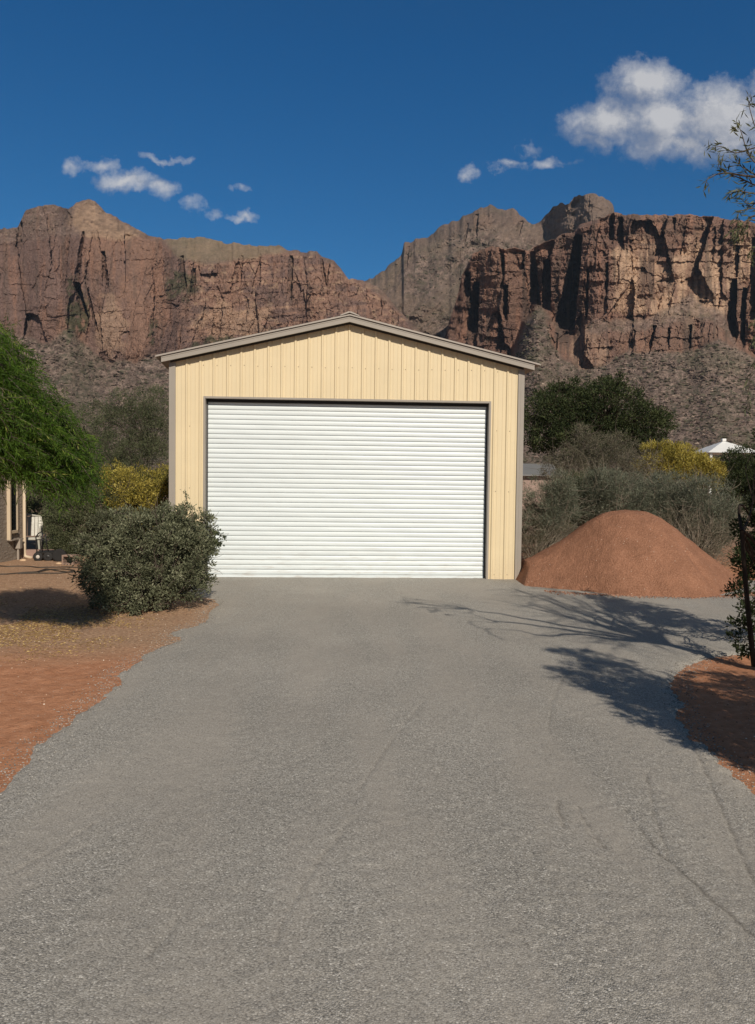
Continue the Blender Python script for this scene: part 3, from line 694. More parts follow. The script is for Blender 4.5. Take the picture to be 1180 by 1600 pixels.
# roof sheets
PIT = math.atan2(HR-HE, HW)
FO = 0.17                                              # forward overhang
for s in (-1, 1):
    mm = MB(); SO = HW + (0.24 if s > 0 else 0.20)
    xs_ = [i*0.02 for i in range(2)]
    t0, t1 = 0.030, 0.052
    def rz(x, up): return HR + 0.02 - x*math.tan(PIT) + up
    vs = []
    for y, sk in ((-FO-0.03, 0), (DEP+0.2, SK*(DEP+0.2))):
        for x in (0.0, SO):
            for up in (t0, t1): vs.append((s*x+sk, y, rz(x, up)))
    mm.add(vs, [(0,1,3,2),(4,6,7,5),(0,4,5,1),(2,3,7,6),(1,5,7,3),(0,2,6,4)])
    yy = -FO+0.05
    while yy < DEP:
        sk = SK*max(yy, 0)
        q = [(s*0.02+sk, yy-.03, rz(.02,t1)), (s*0.02+sk, yy+.03, rz(.02,t1)), (s*SO*.999+sk, yy+.03, rz(SO*.999,t1)), (s*SO*.999+sk, yy-.03, rz(SO*.999,t1)),
             (s*0.02+sk, yy-.012, rz(.02,t1+.02)), (s*0.02+sk, yy+.012, rz(.02,t1+.02)), (s*SO*.999+sk, yy+.012, rz(SO*.999,t1+.02)), (s*SO*.999+sk, yy-.012, rz(SO*.999,t1+.02))]
        mm.add(q, [(4,5,6,7),(0,4,7,3),(1,2,6,5),(3,7,6,2),(0,1,5,4)]); yy += 0.2286*1.33
    mm.build('roof_panel', MAT_ROOF, gar)
    # rake trim: folded channel in front
    L = HW + (0.145 if s > 0 else 0.11)
    mm = MB(); zt, zb_ = 0.026, -0.070
    def seg(y0, y1, a, b2, x0=0.0, x1=L):
        vs = [(s*x, y, rz(x, up)) for y in (y0, y1) for x in (x0, x1) for up in (a, b2)]
        mm.add(vs, [(0,1,3,2),(4,6,7,5),(0,4,5,1),(2,3,7,6),(1,5,7,3),(0,2,6,4)])
    seg(-FO, -FO+0.006, zb_, zt); seg(-FO+0.0062, -FO+0.03, zb_, zb_+0.006)
    seg(-FO-0.005, -FO-0.0002, zt-0.028, zt-0.002)
    mm.build('rake_trim', MAT_TRIM, gar)
    # soffit under the front overhang, darkened to paint its shade; board along the eave
    mm = MB(); seg(-FO+0.031, 0.0, -0.035, -0.02, 0.0, HW+0.09)
    mm.build('soffit', MAT_SHADE, gar)
    mm = MB(); seg(-0.034, -0.0285, -0.085, -0.0355, 0.0, HW-0.01); mm.build('shade_strip', MAT_SHADE, gar)  # dark strip added to draw the overhang's shade across the wall top
    mm = MB()
    vs = [(s*x+sk, y, z) for y, sk in ((0.0, 0), (DEP, SK*DEP)) for x, z in ((HW+0.003, rz(HW,-0.02)), (SO-0.03, rz(SO-.03,-0.02)), (SO-0.03, rz(SO-.03,-0.002)), (HW+0.003, rz(HW,-.002)))]
    mm.add(vs, [(0,1,2,3),(4,7,6,5),(0,4,5,1),(1,5,6,2),(2,6,7,3),(3,7,4,0)])
    mm.build('eave_board', MAT_TRIM, gar)
    # corner trim
    mm = MB(); x0, x1 = (HW-0.095, HW+0.012)
    mm.sweepx([(-0.028,0),(-0.024,0),(-0.024,HE-0.06),(-0.028,HE-0.06)], s*x0, s*x1)
    mm.box(min(s*x1, s*(x1-.004)), max(s*x1, s*(x1-.004)), -0.0239, 0.09, 0, HE-0.06)
    mm.box(min(s*x0, s*(x0+.004)), max(s*x0, s*(x0+.004)), -0.0239, 0.0, 0, HE-0.06)
    mm.box(min(s*(HW-.05), s*(HW-.042)), max(s*(HW-.05), s*(HW-.042)), -0.031, -0.0282, 0.001, HE-0.061)
    mm.build('corner_trim', MAT_TRIM, gar)
# ridge cap
mm = MB()
w_, z0 = 0.16, HR+0.02
poly_ = [(-w_, z0-w_*math.tan(PIT)+.056), (0, z0+.075), (w_, z0-w_*math.tan(PIT)+.056), (w_, z0-w_*math.tan(PIT)+.072), (0.03, z0+.093), (-0.03, z0+.093), (-w_, z0-w_*math.tan(PIT)+.072)]
n = len(poly_)
vs = [(x,-FO-.04,z) for x,z in poly_]+[(x+SK*DEP,DEP+.2,z) for x,z in poly_]
mm.add(vs, [tuple(range(n)), tuple(range(2*n-1,n-1,-1))]+[(i,i+n,(i+1)%n+n,(i+1)%n) for i in range(n)])
mm.build('ridge_cap', MAT_ROOF, gar)
# door frame trim: proud of the wall sheet, with jamb returns
mm = MB()
for s in (-1, 1):
    a, b_ = sorted((s*DW, s*(DW+0.032))); mm.box(a, b_, -0.027, 0.13, 0, DH+0.034)
mm.box(-DW+.0005, DW-.0005, -0.026, 0.13, DH, DH+0.033)
mm.build('door_frame', MAT_TRIM, gar)
# roller door
door = empty('roller_door', (0, 0.13, 0.0)); door.parent = gar
prof = []; NS = 36; ps = (DH-0.07)/NS; z = 0.065
for i in range(NS):
    zz = z + i*ps
    for f, y in ((0.0, 0.018), (0.025, 0.002), (0.09, -0.0015), (0.35, -0.004), (0.62, -0.0030), (0.84, 0.0005), (0.925, 0.005), (0.965, 0.018)):
        prof.append((y, zz+f*ps))
prof = [p for p in prof if p[1] < DH+0.05]
v = []; f = []
xs_ = np.linspace(-DW+0.006, DW-0.006, 50)
for x in xs_:
    for (y, zz) in prof: v.append((x, y + 0.0014*math.sin(x*2.1+zz*1.7)+0.0008*math.sin(x*9+zz*23), zz))
n = len(prof)
for j in range(len(xs_)-1):
    for i in range(n-1): f.append((j*n+i, (j+1)*n+i, (j+1)*n+i+1, j*n+i+1))
b0 = len(v)
v += [(-DW+.006, 0.03, 0.06), (DW-.006, 0.03, 0.06), (DW-.006, 0.03, DH+.05), (-DW+.006, 0.03, DH+.05)]; f.append((b0, b0+3, b0+2, b0+1))
me = bpy.data.meshes.new('curtain'); me.from_pydata(v, [], f); me.update()
me.polygons.foreach_set('use_smooth', np.ones(len(me.polygons), bool))
cur = link('curtain', me, MAT_DOOR, door)
mb = MB(); mb.box(-DW+.012, DW-.012, -0.012, 0.024, 0.014, 0.062); mb.box(-DW+.02, DW-.02, -0.020, -0.0122, 0.014, 0.024)
mb.build('bottom_bar', MAT_DOOR, door, bevel=0.003)
mb = MB(); mb.box(-DW+.02, DW-.02, -0.006, 0.02, 0.0, 0.0138); mb.build('bottom_seal', MAT_DARK, door)
RAIL = material('rail', color=(0.05,0.05,0.05), rough=0.6)
for s in (-1, 1):
    mb = MB(); a, b_ = sorted((s*(DW-0.001), s*(DW-0.022))); mb.box(a, b_, -0.022, 0.028, 0, DH+0.0)
    mb.build('guide_rail', RAIL, door)
mb = MB(); mb.box(-DW+.001, DW-.001, -0.045, -0.01, DH-0.05, DH-0.001); mb.build('header_brush', MAT_DARK, door)
mb = MB(); mb.box(-HW-.02, HW+.02, -0.02, 0.6, -0.15, -0.004); mb.box(-DW+.002, DW-.002, 0.04, 0.6, -0.0038, 0.004); mb.build('floor_slab', MAT_CONC, gar)
# screws
sm = MB(); sm.lathe([(0.0085,0),(0.0085,-0.003),(0.006,-0.007)], 8, axis='y')
scr = sm.build('screw', MAT_SCREW, gar); first = True
for k_ in range(-13, 14):
    cx = k_*0.2286+0.052
    if abs(cx) > HW-0.11: continue
    zs = [3.63]
    if abs(cx) > DW+0.05: zs += [0.10, 1.55, 2.6]
    for zz in zs:
        o = scr if first else scr.copy()
        if not first: col.objects.link(o); o.parent = gar
        first = False; o.location = (cx, -0.001, zz+rng.normal(0, 0.006))

# ------------------------------------------------------------------ dirt mound
def build_mound():
    cx, cy = P(972, 800, 12.9)[0], 12.75
    prof = [(c, P(c, vv, 13.0)) for c, vv in ((815,876),(850,860),(880,842),(905,824),(925,806),(945,799),(970,796),(1000,798),(1020,806),(1045,824),(1072,848),(1098,868),(1122,886),(1140,902))]
    px = np.array([p[1][0] for p in prof]); pz = np.array([p[1][2] for p in prof])
    px = np.concatenate([[px[0]-.75], px, [px[-1]+.35]]); pz = np.concatenate([[-0.05], pz, [-0.05]])
    gx = np.linspace(px[0], px[-1], 300); gz = np.interp(gx, px, pz); kk = np.hanning(47); kk /= kk.sum(); gz = np.convolve(np.pad(gz, 23, 'edge'), kk, 'valid'); px, pz = gx, gz
    xs = np.arange(cx-2.75, cx+2.9, 0.022); ys = np.arange(cy-2.35, cy+2.6, 0.025)
    X, Y = np.meshgrid(xs, ys)
    warp = 0.25*(fbm(X/0.9, Y/0.9, 0, 3, 500)-0.5)
    front = 1.58 + 0.25*(fbm(X/0.7, 0*X, 0, 3, 507)-0.5)
    dy = np.where(Y < cy, (cy-Y)/front, (Y-cy)/2.2)+warp*0.35
    dy = np.maximum(np.sqrt(dy**2+0.03)-0.17, 0)
    rr = np.maximum(np.abs(X-cx)/2.5, 0)
    zr = np.interp(X, px, pz)
    z = zr*np.clip(1-np.clip(dy-0.04, 0, 1)**1.12, 0, 1) - 0.06*sstep(dy, 0.85, 1.0)
    z = zr - np.maximum(dy, 0)**1.15*(zr*0.25+1.15*0.82)
    z = np.where(z > 0, z, np.maximum(z*0.5, -0.06))
    ang = X*2.6+0.5*fbm(X, Y, 0, 2, 503)
    z += 0.05*(ridge(X/0.55+0.3*Y, Y/1.8, 3, 501)-0.5)*sstep(z, 0.05, 0.5) + 0.03*(fbm(X/0.16, Y/0.16, 0, 4, 502, 0.6)-0.5) + 0.05*np.clip(fbm(X/0.07, Y/0.07, 0, 3, 509)-0.66, 0, 1)*sstep(0.7-z, 0, .4) + 0.018*(fbm(X/0.04, Y/0.04, 0, 2, 504)-0.5)
    # small slump on the right flank
    z -= 0.05*np.exp(-((X-cx-0.75+0.5*(Y-cy+1.0))/0.08)**2)*sstep(Y, cy-1.5, cy-1.2)*(1-sstep(Y, cy-0.9, cy-0.5))
    Xl = X; skip = Y > 0
    # garage occupies x < right wall
    wallx = GX + HW*math.cos(YAW) + 0.06
    z = np.where(X < wallx, np.minimum(z, 0.9*np.maximum(0, 0.35-(wallx-X)*2)-0.05), z)
    me = npmesh('dirt_mound', np.stack([X, Y, z], -1).reshape(-1,3), gridfaces(len(ys), len(xs))[:, ::-1], True)
    def m(t, b):
        o = objco(t)
        n = t.noise(o, 3.5, 5, 0.6); f = t.noise(o, 45, 6, 0.75); v = t.voro(o, 42); vc = t.voro(o, 42, out='Color')
        c = t.ramp(f, [(0.3, (0.195,0.092,0.054)), (0.5, (0.305,0.150,0.092)), (0.7, (0.43,0.23,0.15))])
        c = t.mix(1.0, c, t.ramp(n, [(0.3, 0.85), (0.7, 1.12)]), 'MULTIPLY')
        sep = t.new('ShaderNodeSeparateColor'); t.l.new(vc, sep.inputs[0])
        c = t.mix(t.math('MULTIPLY', t.math('GREATER_THAN', sep.outputs[0], 0.985), t.mr(v, 0.35, 0.2)), c, (0.65,0.5,0.4))
        t.l.new(c, b.inputs['Base Color']); t.l.new(t.bump(t.math('ADD', f, t.math('MULTIPLY', t.math('SUBTRACT', 1.0, v), 0.6)), 0.9, 0.022), b.inputs['Normal'])
    tag(link('dirt_mound', me, material('red_dirt', m, rough=0.95, spec=0.1)), 'tall cone of reddish brown dirt piled beside the garage', 'dirt mound')
build_mound()

# ------------------------------------------------------------------ vegetation kit
def leafmat(name, stops, trans=0.25, rough=0.6):
    def m(t, b):
        a = attr(t, 'rnd').outputs['Fac']
        c = t.ramp(a, stops); t.l.new(c, b.inputs['Base Color'])
        tr = t.new('ShaderNodeBsdfTranslucent'); t.l.new(c, tr.inputs[0])
        mx = t.new('ShaderNodeMixShader'); mx.inputs[0].default_value = trans
        out = t.n['Material Output']; t.l.new(b.outputs[0], mx.inputs[1]); t.l.new(tr.outputs[0], mx.inputs[2]); t.l.new(mx.outputs[0], out.inputs[0])
    return material(name, m, rough=rough, spec=0.12)
def barkmat(name, c0, c1):
    def m(t, b):
        o = objco(t); mp = t.new('ShaderNodeMapping'); t.l.new(o, mp.inputs[0]); mp.inputs['Scale'].default_value = (1,1,0.2)
        n = t.noise(mp.outputs[0], 40, 5, 0.7); t.l.new(t.ramp(n, [(0.3, c0), (0.7, c1)]), b.inputs['Base Color']); t.l.new(t.bump(n, 0.8, 0.01), b.inputs['Normal'])
    return material(name, m, rough=0.9, spec=0.1)
def leaves_mesh(name, pos, dirs, length, width, rnd, curl=0.25):
    """diamond leaves folded along the midrib: 4 verts, 2 tris each"""
    n = len(pos); r = rng
    dirs = dirs/(np.linalg.norm(dirs, axis=1, keepdims=True)+1e-9)
    rv = r.normal(size=(n,3)); side = np.cross(dirs, rv); side /= np.linalg.norm(side, axis=1, keepdims=True)+1e-9
    nor = np.cross(side, dirs)
    L = (np.broadcast_to(length, (n,))*(0.65+0.7*r.random(n)))[:,None]; W = (np.broadcast_to(width, (n,))*(0.7+0.6*r.random(n)))[:,None]
    a = pos; b = pos+dirs*L*0.5+side*W*0.5+nor*W*curl; d = pos+dirs*L*0.5-side*W*0.5+nor*W*curl; c = pos+dirs*L
    v = np.stack([a, b, c, d], 1).reshape(-1,3)
    i = 4*np.arange(n)[:,None]
    f = np.concatenate([i+np.array([[0,1,2]]), i+np.array([[0,2,3]])], 0)
    return npmesh(name, v, f, False, rnd=np.repeat(np.clip(rnd, 0, 1), 4))
def tubes_mesh(name, paths, n=4):
    V = []; F = []; b = 0
    for pts, rad in paths:
        v, f = tube_np(np.array(pts, float), np.array(rad, float), n)
        V.append(v); F.append(np.array(f)+b); b += len(v)
    return npmesh(name, np.concatenate(V), np.concatenate(F), True)
def sphere_dirs(n):
    d = rng.normal(size=(n,3)); return d/np.linalg.norm(d, axis=1, keepdims=True)
def clumps_in(blobs, n, fill=0.45):
    """clump centres in a set of ellipsoids (centre, radii), weight ~ surface"""
    w_ = np.array([(b[1][0]*b[1][1]*b[1][2])**(2/3) for b in blobs]); w_ /= w_.sum()
    idx = rng.choice(len(blobs), n, p=w_); d = sphere_dirs(n)
    r = np.where(rng.random(n) < 0.72, rng.uniform(0.72, 1.0, n), rng.random(n)**0.5*0.8)[:,None]
    C = np.array([b[0] for b in blobs])[idx]; R = np.array([b[1] for b in blobs])[idx]
    lump = 1+0.34*(fbm(d[:,0]*2.2+idx*7.1, d[:,1]*2.2, d[:,2]*2.2, 3, 55)-0.5)*2
    return C+d*R*r*lump[:,None], d
def curve(a, b, bend, m=6, jit=0.0):
    t = np.linspace(0, 1, m)[:,None]; a = np.asarray(a, float); b = np.asarray(b, float)
    mid = (a+b)/2+bend
    p = (1-t)**2*a+2*t*(1-t)*mid+t**2*b
    if jit: p[1:-1] += rng.normal(0, jit, (m-2,3))
    return p
def plant(name, label, cat, base, blobs, nclump, nleaf, crad, leaf, lmat, bmat, trunk_r=0.05, nstem=40, stem_r=0.006, group=None, up=0.3, single=False, fork=0.35, out_twigs=0, names=('foliage','stem'), rb=0.0, zmin=0.02):
    """generic shrub/tree: stems from the base to leaf clumps"""
    root = empty(name, tuple(base)); tag(root, label, cat, group)
    base = np.array(base, float)
    cc, dd = clumps_in(blobs, nclump)
    keep = cc[:,2] > zmin; cc, dd = cc[keep], dd[keep]; nclump = len(cc)
    m = nleaf
    off = rng.normal(size=(nclump, m, 3)); off = off/np.linalg.norm(off, axis=2, keepdims=True)*(rng.random((nclump, m, 1))**0.6)
    sc_ = crad*(0.6+0.8*rng.random((nclump,1,1)))
    pos = (cc[:,None]+off*sc_*np.array([1,1,0.8])).reshape(-1,3)
    dirs = (off*0.9+dd[:,None]*0.6+np.array([0,0,up])+rng.normal(size=off.shape)*0.5).reshape(-1,3)
    tone = np.repeat(rng.normal(0.5, 0.16, nclump), m)+rng.normal(0, 0.14, nclump*m)+rb
    ok = pos[:,2] > zmin
    pos, dirs, tone = pos[ok], dirs[ok], tone[ok]
    me = leaves_mesh(names[0], pos-base, dirs, leaf[0], leaf[1], tone)
    link(names[0], me, lmat, root)
    paths = []
    ext = max(b[1][2] for b in blobs)
    if single:
        top = base+np.array([rng.normal(0,.1), rng.normal(0,.1), fork])
        paths.append((curve(base-base-np.array([0,0,.05]), top-base, rng.normal(0,.04,3), 7), np.linspace(trunk_r, trunk_r*0.7, 7)))
        hubs = []
        for k_ in range(7):
            e = cc[rng.integers(nclump)]; h = top+(e-top)*0.55; hubs.append(h)
            paths.append((curve(top-base, h-base, rng.normal(0,.12,3)*ext, 7), np.linspace(trunk_r*0.6, trunk_r*0.25, 7)))
        hubs = np.array(hubs)
    for k_ in rng.choice(nclump, min(nstem, nclump), replace=False):
        e = cc[k_]
        if single:
            h = hubs[np.argmin(np.linalg.norm(hubs-e, axis=1))]; r0 = trunk_r*0.22
        else:
            h = base+np.array([rng.normal(0,.05), rng.normal(0,.05), 0]); r0 = trunk_r*rng.uniform(0.3, 0.9)
        paths.append((curve(h-base, e-base, rng.normal(0,.10,3)*np.linalg.norm(e-h)+np.array([0,0,.12*np.linalg.norm(e-h)]), 7, 0.012*np.linalg.norm(e-h)), np.linspace(r0, stem_r*0.6, 7)))
    for k_ in range(out_twigs):
        j = rng.integers(nclump); e = cc[j]; d = dd[j]+rng.normal(0,.5,3)+np.array([0,0,.4]); d /= np.linalg.norm(d)
        L = crad*rng.uniform(1.5, 4)
        paths.append((curve(e-base, e-base+d*L, rng.normal(0,.15,3)*L, 5), np.linspace(stem_r, stem_r*0.3, 5)))
    link(names[1], tubes_mesh(names[1], paths, 5), bmat, root)
    return root
def BL(u, v, Y, ru, rv, ry):
    s = Y/FPX; return (P(u, v, Y), np.array([ru*s, ry, rv*s]))

BARK = barkmat('bark_grey', (0.07,0.055,0.045), (0.17,0.14,0.115)); BARKP = barkmat('bark_pale', (0.16,0.13,0.10), (0.34,0.29,0.23)); BARKD = barkmat('bark_dark', (0.02,0.016,0.012), (0.06,0.045,0.035))
L_OLIVE = leafmat('leaf_olive', [(0.0,(0.05,0.056,0.030)), (0.45,(0.135,0.146,0.088)), (0.8,(0.25,0.262,0.165)), (1.0,(0.38,0.385,0.26))])
L_DARK = leafmat('leaf_dark', [(0.0,(0.02,0.030,0.012)), (0.5,(0.047,0.063,0.026)), (1.0,(0.12,0.14,0.06))])
L_SHADE = leafmat('leaf_deep', [(0.0,(0.016,0.024,0.010)), (0.5,(0.032,0.046,0.017)), (1.0,(0.075,0.095,0.04))])
L_GREY = leafmat('leaf_grey', [(0.0,(0.07,0.076,0.052)), (0.5,(0.155,0.168,0.120)), (1.0,(0.30,0.31,0.23))])
L_TAUPE = leafmat('leaf_taupe', [(0.0,(0.075,0.070,0.045)), (0.5,(0.150,0.140,0.098)), (1.0,(0.26,0.235,0.17))])
L_YEL = leafmat('leaf_yellow', [(0.0,(0.06,0.070,0.025)), (0.35,(0.19,0.17,0.04)), (0.65,(0.42,0.34,0.07)), (1.0,(0.68,0.58,0.17))])
L_BRIGHT = leafmat('leaf_bright', [(0.0,(0.022,0.050,0.008)), (0.5,(0.068,0.130,0.018)), (0.85,(0.145,0.225,0.035)), (1.0,(0.33,0.34,0.09))], trans=0.35, rough=0.45)
L_MID = leafmat('leaf_mid', [(0.0,(0.045,0.056,0.028)), (0.5,(0.105,0.118,0.062)), (1.0,(0.21,0.215,0.125))])
L_STRAW = leafmat('straw', [(0.0,(0.20,0.12,0.05)), (0.5,(0.46,0.31,0.11)), (1.0,(0.75,0.57,0.26))], trans=0.1)

# big rounded shrub at the corner of the drive
b0 = G(235, 958)
plant('shrub', 'rounded grey green shrub with dense small leaves in front of the left garage corner', 'shrub', (b0[0], 9.55, 0.0),
      [BL(225,875,9.55,84,70,.72), BL(180,862,9.6,60,50,.6), BL(282,860,9.6,52,60,.55), BL(300,845,9.7,38,34,.4), BL(160,900,9.5,36,36,.4), BL(230,840,9.7,80,42,.6), BL(290,905,9.5,30,36,.4), BL(215,925,9.35,64,30,.5), BL(285,805,9.75,22,16,.2), BL(160,812,9.6,20,12,.2), BL(215,802,9.6,20,10,.2), BL(255,806,9.6,14,12,.2), BL(330,850,9.6,12,18,.15), BL(262,798,9.7,8,14,.12), BL(182,806,9.7,8,12,.12), BL(322,812,9.7,10,12,.12), BL(136,870,9.5,12,16,.2), BL(318,905,9.6,14,18,.15), BL(150,935,9.4,16,14,.15)],
      1300, 44, 0.080, (0.036,0.018), L_OLIVE, BARK, 0.02, 300, 0.004, out_twigs=320)
# sprigs growing out of it
def sprig(parent_name, label, pts, Y, n, leaf, mat, cat='sprig', rad=0.004):
    p = np.array([P(u, v, Y+dy) for u, v, dy in pts]); base = p[0]
    root = empty(parent_name, tuple(base)); tag(root, label, cat)
    t = np.linspace(0, len(p)-1, n); c = np.stack([np.interp(t, range(len(p)), p[:,i]) for i in range(3)], -1)-base
    c2 = c[n//3:]
    pos = np.repeat(c2, 3, 0)+rng.normal(0, .012, (len(c2)*3, 3))
    link('foliage', leaves_mesh('foliage', pos, sphere_dirs(len(pos))+np.array([0,0,.2]), leaf[0], leaf[1], rng.random(len(pos))), mat, root)
    link('stem', tubes_mesh('stem', [(c, np.linspace(rad, rad*.4, n))], 5), BARK, root)
sprig('sapling', 'thin leafy sapling stem rising above the rounded shrub against the cream wall', [(272,845,0),(276,812,0),(290,792,0.02),(293,775,0.02),(286,768,0.02)], 9.7, 40, (0.030,0.016), L_OLIVE)
sprig('sapling', 'green leafy twig poking out of the shrub across the white door', [(322,838,0),(335,832,0),(345,836,0.02),(352,843,0.02)], 9.6, 34, (0.030,0.018), L_DARK)
sprig('sapling', 'short green twig beside the shrub just under the longer one', [(325,842,0),(337,848,0),(346,852,0.02)], 9.6, 26, (0.034,0.02), L_DARK)
# dark shrub behind it
plant('shrub', 'dark olive shrub behind the cart and concrete block', 'shrub', (P(125,880,16.6)[0], 16.6, 0),
      [BL(122,820,16.6,48,50,.8), BL(165,800,16.9,44,46,.7), BL(112,852,16.4,32,26,.6), BL(145,862,16.3,40,22,.6), BL(92,808,17,26,30,.5), BL(175,850,16.6,34,36,.6), BL(92,862,16.5,22,16,.4)],
      1050, 46, 0.12, (0.042,0.021), L_MID, BARKD, 0.02, 100, 0.004, out_twigs=60)
# yellow flowering shrubs
plant('flowering_shrub', 'yellow flowering shrub left of the cream garage', 'shrub', (P(220,850,17)[0], 17, 0),
      [BL(200,765,17,38,34,.7), BL(240,770,17,34,36,.7), BL(180,745,17.2,24,20,.5), BL(220,800,16.8,48,34,.7), BL(255,750,17.3,24,24,.5)],
      620, 46, 0.13, (0.045,0.02), L_YEL, BARK, 0.03, 70, 0.005, out_twigs=60)
plant('flowering_shrub', 'yellow flowering shrub below the white roof at the right', 'shrub', (P(1070,800,21)[0], 21, 0),
      [BL(1040,728,21,40,26,1.0), BL(1080,734,21,40,24,.9), BL(1028,700,21.2,20,10,.5), BL(1106,738,20.8,22,20,.7), BL(1055,706,21,24,13,.5), BL(1085,714,21,18,10,.4)],
      620, 40, 0.15, (0.075,0.020), L_YEL, BARK, 0.03, 70, 0.005, out_twigs=60)
# grey airy tree left of garage
plant('mesquite_tree', 'airy grey green tree behind the yellow shrub left of the garage', 'tree', (P(215,800,22)[0], 22, 0),
      [BL(200,680,22,56,60,1.3), BL(240,655,22.3,36,54,1.2), BL(165,715,21.7,44,40,1.0), BL(225,720,21.5,46,34,1.0), BL(200,635,22.3,34,28,.8), BL(150,660,22.5,34,34,.8)],
      900, 44, 0.20, (0.055,0.018), L_MID, BARK, 0.07, 90, 0.007, single=True, fork=0.9, out_twigs=160, names=('crown','trunk'))
plant('mesquite_tree', 'grey green bushy tree between the house corner and the yellow shrub', 'tree', (P(95,800,19)[0], 19, 0),
      [BL(110,745,19,52,54,1.0), BL(70,765,19,36,50,.9), BL(150,760,19,36,44,.9), BL(90,800,18.6,44,34,.9)],
      560, 36, 0.17, (0.05,0.018), L_MID, BARK, 0.07, 120, 0.006, single=True, fork=0.7, out_twigs=100, names=('crown','trunk'))
# right: dark green tree
plant('dark_tree', 'broad dark green tree rising behind the right corner of the garage', 'tree', (P(930,800,27)[0], 27, 0),
      [BL(940,640,27,62,44,1.9), BL(890,645,27.5,56,46,1.7), BL(995,662,26.8,46,36,1.4), BL(850,660,27,44,50,1.5), BL(955,604,27.3,24,16,1.0), BL(882,606,27.3,22,16,.8), BL(1028,655,27,18,14,.7), BL(910,690,26.6,80,34,1.5), BL(1010,690,26.6,34,24,1.1)],
      900, 46, 0.25, (0.10,0.040), L_DARK, BARKD, 0.16, 170, 0.012, single=True, fork=1.2, out_twigs=160, names=('crown','trunk'))
# grey-green thicket, single shrubs
GT = 'shrubs of the grey green thicket behind the dirt mound'
thick = [('grey green willowy shrub right against the garage corner', 855, 800, 15.6, 44, 70, L_GREY, 560), 
         ('grey green shrub rising directly behind the peak of the dirt mound', 955, 785, 16.2, 66, 62, L_GREY, 760),
         ('bluish grey shrub behind the right flank of the dirt mound', 1040, 790, 16.4, 58, 62, L_GREY, 680),
         ('twiggy grey shrub at the right end of the thicket beside the dark tree', 1105, 800, 15.8, 44, 74, L_GREY, 560),
         ('olive leaved shrub standing between the garage corner and the mound peak', 905, 790, 16.8, 52, 66, L_MID, 600)]
for lab, u, v, Y, ru, rv, lm, nc in thick:
    s_ = Y/FPX; bl = [BL(u,v,Y,ru,rv*.8,.8)]
    for _ in range(5): bl.append(BL(u+rng.uniform(-.6,.6)*ru, v+rng.uniform(-.55,.6)*rv, Y+rng.uniform(-.4,.4), ru*.5, rv*.42, .5))
    plant('thicket_shrub', lab, 'shrub', (P(u,v,Y)[0], Y, 0), bl, nc, 44, 0.13, (0.060,0.010), lm, BARKP, 0.02, 130, 0.004, out_twigs=260, group=GT)
plant('bare_shrub', 'brown half bare twiggy shrub in front of the dark green tree', 'shrub', (P(925,780,18.5)[0], 18.5, 0),
      [BL(925,715,18.5,56,36,.9), BL(908,685,18.6,16,26,.5), BL(965,700,18.4,34,24,.7), BL(880,730,18.3,34,30,.7), BL(945,740,18.3,60,30,.8), BL(1000,725,18.5,30,26,.7)],
      620, 40, 0.15, (0.05,0.012), L_TAUPE, BARK, 0.02, 80, 0.005, out_twigs=260)
plant('bare_shrub', 'brown dry shrub low behind the right foot of the mound', 'shrub', (P(1085,870,14.9)[0], 14.9, 0),
      [BL(1080,845,14.9,50,34,.5), BL(1120,850,14.9,34,40,.5), BL(1060,820,15.2,34,30,.5)],
      330, 24, 0.10, (0.045,0.008), L_TAUPE, BARKP, 0.015, 200, 0.003, out_twigs=320)
plant('bare_shrub', 'dry twiggy shrub low beside the garage wall and the mound', 'shrub', (P(835,880,14.8)[0], 14.8, 0),
      [BL(840,855,14.8,30,26,.4), BL(865,838,15.0,34,26,.4)],
      200, 26, 0.10, (0.045,0.008), L_TAUPE, BARKP, 0.015, 120, 0.003, out_twigs=160)
plant('small_tree', 'small green tree in front of the right end of the white roof', 'tree', (P(1145,800,24)[0], 24, 0),
      [BL(1145,735,24,26,28,.8), BL(1165,720,24,24,26,.8), BL(1170,760,23.5,34,40,.9)],
      360, 40, 0.18, (0.06,0.03), L_DARK, BARKD, 0.07, 50, 0.008, single=True, fork=0.9, names=('crown','trunk'))
